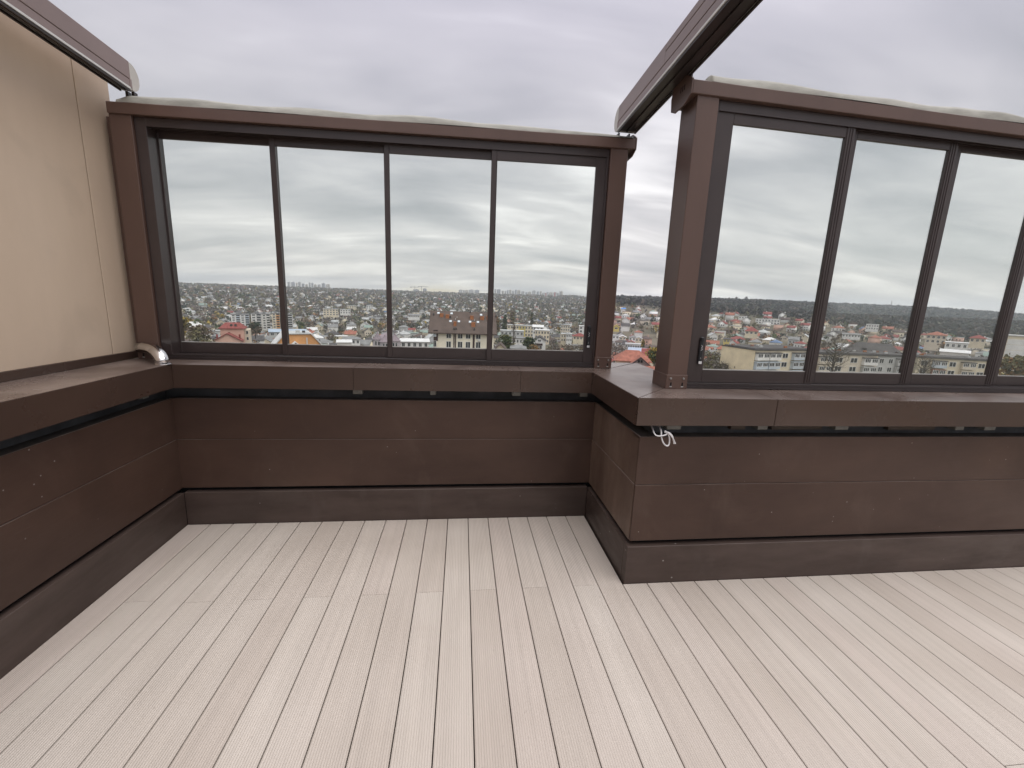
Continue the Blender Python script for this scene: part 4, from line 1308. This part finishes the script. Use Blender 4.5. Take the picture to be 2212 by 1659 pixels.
def crane(az, elt, r, jib0, jib1, label):
    zg = ground_z(*pol(az, r))
    s = site('tower_crane', label, 'crane', az, r, zg)
    h = zel(r, elt)-zg
    CR = bmat('crane_steel', (.16, .15, .15))
    part(s, 'mast', lambda b: b.box(-1.1, 1.1, -1.1, 1.1, 0, h+4), CR)
    part(s, 'jib', lambda b: b.box(r*rad(jib0), r*rad(jib1), -.8, .8, h-1, h+.9), CR)
    part(s, 'counterweight', lambda b: b.box(r*rad(jib0), r*rad(jib0)+5, -1.5, 1.5, h-4, h-1), CR)
crane(-6.05, 1.24, 2560, -.55, .45, 'left tower crane over the unfinished towers')
crane(-5.2, 1.34, 2560, -.45, .85, 'right tower crane over the unfinished towers')
def mast(az, elt, r, label):
    zg = ground_z(*pol(az, r))
    h = zel(r, elt)-zg
    s = site('radio_mast', label, 'mast', az, r, zg-1)
    part(s, 'lattice', lambda b: b.tube([(0, 0, 0), (0, 0, h*.6), (0, 0, h)], [1.6, .9, .35], 4), bmat('mast_steel', (.25, .2, .2)))
    part(s, 'platform', lambda b: b.tube([(0, 0, h*.8), (0, 0, h*.8+1.5)], 1.5, 8), bmat('mast_steel', (.25, .2, .2)))
mast(12.78, 1.58, 2300, 'chimney-like mast on the skyline near the fourth pane lock')
mast(47.8, 1.46, 1700, 'thin radio mast on the wooded ridge, right window second pane')
mast(26.0, 1.36, 1700, 'thin radio mast on the ridge beside the right post')

# ------------------------------------------------------------------ individual trees
BARK = bmat('bark', (.075, .06, .05), .25, 3)
LEAFM = {'green': bmat('leaf_green', (.075, .095, .035), .35, .6), 'dark': bmat('leaf_dark', (.055, .072, .046), .35, .6), 'olive': bmat('leaf_olive', (.145, .130, .066), .35, .6),
         'yellow': bmat('leaf_yellow', (.30, .22, .05), .3, .6), 'rust': bmat('leaf_rust', (.22, .125, .055), .3, .6), 'bare': bmat('twig_grey', (.155, .135, .118), .3, .6), 'brown': bmat('leaf_brown', (.165, .128, .096), .3, .6)}
def leaf_quads(cen, sizes, rg):
    """cen (n,3), sizes (n,) -> quad soup"""
    n = len(cen)
    a = rg.normal(size=(n, 3)); a /= np.linalg.norm(a, axis=1)[:, None]
    b_ = rg.normal(size=(n, 3)); b_ -= a*np.sum(a*b_, 1)[:, None]; b_ /= np.linalg.norm(b_, axis=1)[:, None]
    s = sizes[:, None]*.5
    asp = rg.uniform(.55, 1.0, size=(n, 1))
    v = np.stack([cen-a*s-b_*s*asp, cen+a*s-b_*s*asp, cen+a*s+b_*s*asp, cen-a*s+b_*s*asp], 1).reshape(-1, 3)
    q = np.arange(4*n).reshape(n, 4)
    return v, q
def tree(name, label, az, r, h, rw, kind, shape='round', zb=None, n=900, leaf=.55, group=None, trunk=.12):
    rg = np.random.default_rng(int(abs(az)*1000)+int(r))
    x, y = pol(az, r)
    z0 = ground_z(x, y) if zb is None else zb
    t = tag(empty(name, (x, y, z0)), label, 'tree', group)
    KEEP.append((x, y, rw*.8))
    b = MB((0, 0, 0))
    top = h*(.92 if shape != 'round' else .8)
    b.tube([(0, 0, -.5), (rw*.02, 0, h*.25), (-rw*.03, .1, h*.55), (0, 0, top)], [h*.022+trunk, h*.018+trunk*.8, h*.011+.04, .03], 7)
    nl = 26 if shape == 'bare' else 11
    tips = []
    for k in range(nl):
        u = .25+.65*(k+.5)/nl
        a = k*2.4+rg.uniform(-.4, .4)
        rl_ = rw*(math.sin(math.pi*min(.95, max(.12, (u-.1)/.95)))**.6)*rg.uniform(.65, 1.0)
        p0 = Vector((0, 0, h*u))
        p2 = Vector((math.cos(a)*rl_, math.sin(a)*rl_, h*u+rl_*(.75 if shape != 'column' else 1.6)))
        if p2.z > h*1.02: p2.z = h*1.02
        p1 = (p0+p2)/2+Vector((0, 0, -.06*rl_))
        b.tube([p0, p1, p2], [h*.008+.05, h*.005+.03, .02], 5)
        tips.append((p1, p2))
        if shape == 'bare':
            for q in range(9):
                f = rg.uniform(.3, 1)
                s0 = p0.lerp(p2, f)
                e0 = s0+Vector((rg.normal()*rw*.20, rg.normal()*rw*.20, abs(rg.normal())*rw*.30))
                b.tube([s0, e0], [.035, .012], 3)
                for q2 in range(3):
                    s1 = s0.lerp(e0, rg.uniform(.3, .9))
                    b.tube([s1, s1+Vector((rg.normal()*rw*.10, rg.normal()*rw*.10, abs(rg.normal())*rw*.14))], [.02, .008], 3)
    b.build('trunk', BARK, t)
    t.children[0].location = (0, 0, 0)
    if shape != 'bare':
        nc = 34
        cc = []
        for k in range(nc):
            u = rg.uniform(.22 if shape == 'column' else .30, 1.0)
            if shape == 'column': prof = (math.sin(math.pi*min(1, (u-.05)/.98))**.7)
            else: prof = math.sqrt(max(.05, 1-((u-.62)/.40)**2))
            a = rg.uniform(0, 6.283); q = rw*prof*math.sqrt(rg.uniform(.1, 1))*.85
            cc.append((math.cos(a)*q, math.sin(a)*q, h*u))
        cc = np.array(cc)
        idx = rg.integers(0, nc, n)
        sp = np.array([rw*.26, rw*.26, h*.055 if shape == 'round' else h*.05])
        cen = cc[idx]+rg.normal(size=(n, 3))*sp
        v, q = leaf_quads(cen, rg.uniform(.5, 1.4, n)*leaf, rg)
        kinds = [kind] if isinstance(kind, str) else list(kind)
        place('crown', np_mesh('crown', v, q, [LEAFM[k_] for k_ in kinds], idx % len(kinds)), t)
    return t
T = tree
T('poplar_tree', 'slim green poplar behind the yellow apartment block', 5.72, 372, 20, 2.1, ('dark', 'green'), 'column', zel(372, -5.1), 700, .9)
T('poplar_tree', 'broad pair-crowned yellowing poplar behind the yellow apartment block', 6.7, 380, 24, 3.6, ('olive', 'brown'), 'column', zel(380, -5.1), 900, .9)
T('poplar_tree', 'dark poplar at the left of the lock in the fourth pane', 9.3, 420, 17, 1.7, ('dark', 'olive'), 'column', zel(420, -3.9), 500, .8)
T('poplar_tree', 'rusty poplar just right of the brown roof', 4.75, 360, 15, 2.0, ('rust', 'olive'), 'column', zel(360, -4.6), 600, .8)
T('poplar_tree', 'narrow yellow poplar between the white buildings in the open gap', 23.9, 290, 7.6, 1.0, ('yellow', 'green'), 'column', zel(290, -5.9), 500, .5)
T('poplar_tree', 'bare grey poplar standing before the yellow apartment block', 6.97, 240, 12, 1.3, ('bare', 'brown'), 'column', zel(240, -5.9), 380, .35)
T('broadleaf_tree', 'round green tree at the foot of the brown-roofed building', 6.0, 205, 8.6, 3.9, ('green', 'olive'), 'round', zel(205, -7.0), 1500, .6)
T('broadleaf_tree', 'green and rust tree left of the white gabled house', 9.05, 205, 7.2, 2.8, ('green', 'dark'), 'round', zel(205, -6.8), 1200, .55)
T('broadleaf_tree', 'rusty low tree below the white gabled house', 9.7, 180, 4.6, 2.4, ('rust', 'olive'), 'round', zel(180, -7.2), 800, .5)
T('broadleaf_tree', 'yellow autumn tree at the left edge of the first pane', -30.9, 240, 9.5, 3.0, ('yellow', 'olive'), 'round', zel(240, -5.4), 1400, .6)
T('broadleaf_tree', 'brownish green tree beside the yellow one in the first pane', -29.6, 215, 8.0, 4.2, ('olive', 'brown'), 'round', zel(215, -6.1), 1400, .6)
T('broadleaf_tree', 'rust-coloured bush at the lower left corner of the first pane', -29.0, 165, 4.5, 2.6, ('rust', 'olive'), 'round', zel(165, -7.2), 900, .5)
T('broadleaf_tree', 'dark tree behind the pink house', -24.3, 300, 9, 3.2, ('dark', 'brown'), 'round', zel(300, -5.3), 900, .7)
T('broadleaf_tree', 'autumn tree before the white slab at the right edge', 57.0, 175, 9, 4.0, ('rust', 'olive'), 'round', zel(175, -6.2), 1600, .6)
T('broadleaf_tree', 'rusty tree before the terraced orange villa', 52.3, 360, 8.5, 3.2, ('rust', 'brown'), 'round', zel(360, -3.7), 800, .7)
T('broadleaf_tree', 'yellow-green tree right of the orange-roofed house in the gap', 25.5, 140, 5.6, 2.6, ('green', 'yellow'), 'round', zel(140, -7.6), 900, .5)
T('bare_tree', 'bare tree standing before the tan panel block', 44.1, 150, 12.5, 4.6, 'bare', 'bare', zel(150, -7.6))
T('bare_tree', 'bare tree at the left end of the yellowish panel block', 51.2, 190, 8.5, 3.2, 'bare', 'bare', zel(190, -6.6))
for k, (a_, r_, h_, rw_, et) in enumerate(((19.3, 215, 10, 4.6, -4.8), (20.6, 225, 10, 4.4, -4.95), (21.5, 235, 8, 3.6, -5.3), (16.0, 220, 8, 4.4, -5.25), (14.4, 210, 7.5, 4.0, -5.5), (12.9, 215, 6.5, 3.6, -5.55))):
    T('bare_orchard_tree', 'grey bare broad-crowned tree around the left post of the gap, '+ORD[[3, 4, 5, 2, 1, 0][k]]+' from left', a_, r_, h_, rw_, ('bare', 'brown'), 'round', zel(r_, et)-h_, 700, .40, group='bare trees around the left post of the gap')
for k, (a_, r_, h_, rw_, et) in enumerate(((31.2, 190, 9, 4.6, -5.2), (32.4, 205, 8.5, 4.2, -5.3), (33.3, 190, 8, 4.2, -5.6), (31.6, 165, 7, 4.0, -6.2), (33.0, 165, 6, 4.0, -6.4))):
    T('bare_orchard_tree', 'grey bare broad-crowned tree by the cream-ended panel block, '+['tall, far left', 'tall, second from left', 'tall, nearest the block', 'low, left front', 'low, right front'][k], a_, r_, h_, rw_, ('bare', 'olive'), 'round', zel(r_, et)-h_, 900, .40, group='bare trees left of the cream-ended panel block')

# ------------------------------------------------------------------ small houses of the hillsides
def hm(kind, w_, d, h, rise):
    """one small house: slots 0 wall, 1 roof, 2 window"""
    b = MB((0, 0, 0))
    if kind == 0:
        gable_wall_x(b, -w_/2, w_/2, -d/2, d/2, -2, (h, h+rise-.15), 0)
        bb = MB(); gable_x(bb, w_, -d/2, d/2, h, h+rise, .45, .18); b.quadmesh(bb.v, bb.f, 1)
    elif kind == 1:
        tri_gable_wall(b, -w_/2, w_/2, -d/2, d/2, -2, (h, h+rise-.15), 0)
        bb = MB(); gable_y(bb, -w_/2, w_/2, -d/2, d/2, h, h+rise, .45, .18); b.quadmesh(bb.v, bb.f, 1)
    elif kind == 2:
        b.box(-w_/2, w_/2, -d/2, d/2, -2, h, 0)
        bb = MB(); hip(bb, -w_/2, w_/2, -d/2, d/2, h, h+rise, .5); b.quadmesh(bb.v, bb.f, 1)
    else:
        b.box(-w_/2, w_/2, -d/2, d/2, -2, h, 0)
        b.box(-w_/2-.3, w_/2+.3, -d/2-.3, d/2+.3, h, h+.3, 1)
    if kind < 3:
        b.box(w_*.18, w_*.18+.7, d*.05, d*.05+.7, h+rise*.3, h+rise+.7, 0)
    for q in (-.28, .05, .30):
        b.box(w_*q-.55, w_*q+.55, -d/2-.06, -d/2, h*.5-.6, h*.5+.75, 2)
        if h > 5: b.box(w_*q-.55, w_*q+.55, -d/2-.06, -d/2, h*.5-3.2, h*.5-1.9, 2)
    return b
PROT = []
for kind, w_, d, h, rise in ((0, 11, 8, 3.4, 2.6), (0, 9, 8, 5.8, 2.4), (1, 8, 10, 3.6, 3.0), (1, 7.5, 9, 5.8, 2.8), (2, 11, 9, 3.5, 2.5), (2, 9.5, 9, 6.0, 2.4), (2, 13, 10, 3.6, 2.8), (3, 10, 8, 5.6, .3)):
    PROT.append((hm(kind, w_, d, h, rise), kind))
PME = [p[0].mesh('small_house', [W_WHITE, R_GREY, WIN]) for p in PROT]
PNP = []
for p, kd in PROT:
    tri = []
    mi = []
    for f, m_ in zip(p.f, p.m):
        f = list(f)
        for q in range(1, len(f)-1):
            tri.append((f[0], f[q], f[q+1])); mi.append(m_)
    PNP.append((np.array(p.v), np.array(tri), np.array(mi)))
WALLS = [('white', W_WHITE), ('cream', W_CREAM), ('grey', W_GREY), ('tan', W_TAN), ('pink', W_PINK)]
ROOFS = [('grey', R_GREY), ('pale grey', R_PALE), ('dark', R_DARK), ('red', R_RED), ('orange', R_ORANGE), ('brown', R_BROWN), ('green-grey', R_GREEN), ('white', R_WHITE), ('blue', R_BLUE)]
WP_L = np.array([.34, .22, .24, .17, .03]); WP_R = np.array([.46, .30, .10, .09, .05])
RP_L = np.array([.32, .16, .17, .06, .03, .11, .09, .05, .01]); RP_R = np.array([.15, .08, .16, .24, .15, .11, .04, .05, .02])
def forest_r(az):
    return 720
cand = []
r = 175.0
while r < 2350:
    step = 21+r*.0075
    arc = 14.5+r*.008
    da = math.degrees(arc/r)
    a = -36+rng.uniform(0, da)
    while a < 61:
        aa = a+rng.uniform(-.3, .3)*da; rr2 = r+rng.uniform(-.3, .3)*step
        wm = wood_mix(aa)
        ok = True
        if aa > 17 and rr2 > forest_r(aa)-10+rng.uniform(-25, 25): ok = False
        if rng.random() < ((.14 if rr2 < 700 else .34) if aa < 19 else .05): ok = False
        x, y = pol(aa, rr2)
        if ok:
            for kx, ky, kr in KEEP:
                if (x-kx)**2+(y-ky)**2 < (kr+6)**2: ok = False; break
        if ok: cand.append((aa, rr2, x, y))
        a += da
    r += step
def in_view(az, el):
    if -31.5 < az < -30.4: return el > -5.6
    if az < 18.2: return -31 < az and el > interp([-31, -10, 4, 18], [-5.7, -6.35, -6.6, -6.4], az)
    if 19.4 < az < 26.2: return el > -7.6
    if 31.4 < az < 57.5: return el > interp([31, 45, 57], [-7.0, -6.2, -4.9], az)
    return False
def zone(az, el):
    lim = [(-20.6, 'left window first pane'), (-9.8, 'left window second pane'), (3.7, 'left window third pane'), (18.5, 'left window fourth pane'),
           (28, 'open gap'), (42.3, 'right window first pane'), (50.2, 'right window second pane'), (99, 'right window third pane')]
    for l_, n_ in lim:
        if az < l_: break
    row = 'low' if el < -4.4 else ('middle' if el < -2.9 else 'high')
    return n_, row
near, far = [], []
HOUSES = {}
for c_ in sorted(cand, key=lambda q: q[1]):
    az, rr2, x, y = c_
    z = ground_z(x, y)
    el = math.degrees(math.atan2(z+5-CAM_H, rr2))
    (near if len(near) < 298 and in_view(az, el) else far).append((az, rr2, x, y, z, el))
for az, rr2, x, y, z, el in near:
    m = wood_mix(az)
    wi = rng.choice(5, p=WP_L*(1-m)+WP_R*m); ri = rng.choice(9, p=(RP_L*(1-m)+RP_R*m)/np.sum(RP_L*(1-m)+RP_R*m))
    pi_ = rng.integers(0, len(PME))
    zn, row = zone(az, el)
    o = place('small_house', PME[pi_], None, (x, y, z), rad(-az+rng.choice([0, 90, 180, 12, -15, 75])+rng.uniform(-8, 8)), [WALLS[wi][1], ROOFS[ri][1], WIN])
    o.scale = (rng.uniform(.8, 1.1),)*3
    lab = f'{WALLS[wi][0]}-walled house with {ROOFS[ri][0]} roof, {row} row, {zn}'
    HOUSES.setdefault(lab, []).append((az, o))
for lab, hs in HOUSES.items():
    hs.sort(key=lambda q: q[0])
    for k, (az, o) in enumerate(hs):
        tag(o, lab if len(hs) == 1 else lab+f', {ORD[k]} from left', 'house', 'small houses on the slopes')
# the rest: one mesh
VV, FF, MM = [], [], []
off = 0
allm = [w[1] for w in WALLS]+[q[1] for q in ROOFS]+[WIN]
for az, rr2, x, y, z, el in far:
    m = wood_mix(az)
    wi = rng.choice(5, p=WP_L*(1-m)+WP_R*m); ri = rng.choice(9, p=(RP_L*(1-m)+RP_R*m)/np.sum(RP_L*(1-m)+RP_R*m))
    v, t_, mi = PNP[rng.integers(0, len(PNP))]
    a = rad(-az+rng.choice([0, 90, 180, 12, -15, 75])+rng.uniform(-8, 8)); s = rng.uniform(.8, 1.15)
    R2 = np.array([[math.cos(a), -math.sin(a)], [math.sin(a), math.cos(a)]])
    w = v.copy()*s
    w[:, :2] = w[:, :2]@R2.T
    VV.append(w+np.array([x, y, z])); FF.append(t_+off); off += len(v)
    MM.append(np.where(mi == 0, wi, np.where(mi == 1, 5+ri, 14)))
tag(place('distant_houses', np_mesh('distant_houses', np.concatenate(VV), np.concatenate(FF), allm, np.concatenate(MM))), 'mass of small far houses covering the hillsides', 'houses', kind='stuff')

# ------------------------------------------------------------------ trees between the houses, and the wood
def tree_mass(name, label, pts, hs, rws, nq, leaf, mats, pm, seed):
    rg = np.random.default_rng(seed)
    n = len(pts)
    pts = np.array(pts); hs = np.array(hs); rws = np.array(rws)
    rep = np.repeat(np.arange(n), nq)
    d = rg.normal(size=(len(rep), 3)); d /= np.linalg.norm(d, axis=1)[:, None]
    d *= (rg.uniform(.35, 1.0, len(rep))**.5)[:, None]
    cen = pts[rep]+np.stack([d[:, 0]*rws[rep], d[:, 1]*rws[rep], hs[rep]*.58+d[:, 2]*hs[rep]*.40], 1)
    v, q = leaf_quads(cen, rg.uniform(.6, 1.4, len(rep))*leaf*rws[rep], rg)
    tk = rg.choice(len(mats), size=n, p=pm)
    return tag(place(name, np_mesh(name, v, q, mats, tk[rep])), label, 'trees', kind='stuff')
TM = [LEAFM['bare'], LEAFM['olive'], LEAFM['dark'], LEAFM['brown'], LEAFM['rust'], LEAFM['yellow'], LEAFM['green']]
def scatter(n, r0, r1, a0, a1, hmin, hmax):
    P, H, W = [], [], []
    while len(P) < n:
        aa = rng.uniform(a0, a1); rr2 = math.sqrt(rng.uniform(r0*r0, r1*r1))
        if aa > 17 and rr2 > 715: continue
        if aa > 19 and rr2 > 280 and rng.random() < .55: continue
        x, y = pol(aa, rr2)
        bad = False
        for kx, ky, kr in KEEP:
            if (x-kx)**2+(y-ky)**2 < kr*kr: bad = True; break
        if bad: continue
        P.append((x, y, ground_z(x, y))); h = rng.uniform(hmin, hmax); H.append(h); W.append(h*rng.uniform(.32, .5))
    return P, H, W
P, H, W = scatter(1500, 165, 520, -37, 61, 2.5, 6.5)
tree_mass('garden_trees', 'autumn trees and shrubs filling the gardens of the lower slopes', P, H, W, 60, .36, TM, [.34, .22, .14, .16, .05, .03, .06], 1)
P, H, W = scatter(5200, 500, 1150, -37, 61, 4.5, 9)
tree_mass('hillside_trees', 'autumn trees between the houses halfway up the hillside', P, H, W, 20, .62, TM, [.34, .24, .11, .20, .03, .02, .06], 2)
P, H, W = scatter(9500, 1100, 2450, -37, 19, 6, 11)
tree_mass('far_trees', 'hazy far trees between the houses near the ridge', P, H, W, 9, .95, TM, [.36, .24, .12, .20, .03, .01, .04], 3)
P, H, W = [], [], []
while len(P) < 9500:
    aa = rng.uniform(16.5, 64); rr2 = 712+(1790-712)*rng.uniform(0, 1)**.85
    x, y = pol(aa, rr2)
    if aa < 19 and rng.random() > (aa-16.5)/2.5: continue
    P.append((x, y, ground_z(x, y))); h = rng.uniform(7, 11); H.append(h); W.append(h*rng.uniform(.42, .6))
tree_mass('wood', 'dark leafless wood covering the ridge on the right', P, H, W, 14, .85, [bmat('wood_grey', (.062, .055, .048), .3, .05), bmat('wood_dark', (.036, .042, .032), .3, .05), bmat('wood_brown', (.070, .052, .040), .3, .05), bmat('wood_olive', (.060, .058, .036), .3, .05)], [.34, .30, .20, .16], 4)
# single crowns standing proud on the ridge line
for k, (a_, et) in enumerate(((34.9, 1.46), (33.9, 1.42), (32.0, 1.30), (20.7, 1.25), (22.4, 1.24), (24.2, 1.30), (17.2, 1.28))):
    tree('ridge_tree', 'small tree crown above the ridge line, '+['right of two close crowns in the right window', 'left of two close crowns in the right window', 'at the left edge of the right window', 'leftmost in the open gap', 'middle one in the open gap', 'rightmost in the open gap', 'beside the lock of the left window'][k], a_, 1640, 16, 5.2, ('bare', 'brown'), 'round', zel(1640, et)-16, 160, 2.2, group='tree crowns on the ridge line')

# ------------------------------------------------------------------ haze
hz = bpy.data.materials.new('air_haze')
hz.use_nodes = True
t = hz.node_tree
t.nodes.clear()
vo = N(t, 'ShaderNodeVolumePrincipled')
vo.inputs['Color'].default_value = (0.80, 0.86, 0.95, 1)
vo.inputs['Density'].default_value = 0.00018
vo.inputs['Anisotropy'].default_value = 0.2
om = N(t, 'ShaderNodeOutputMaterial')
L(t, vo.outputs[0], om.inputs['Volume'])
b = MB((0, 0, 0))
b.box(-4700, 4700, -4700, 4700, -140, 140)
hb = b.build('haze', hz)
tag(hb, 'thin grey-blue haze in the air over the valley', 'haze', kind='stuff')
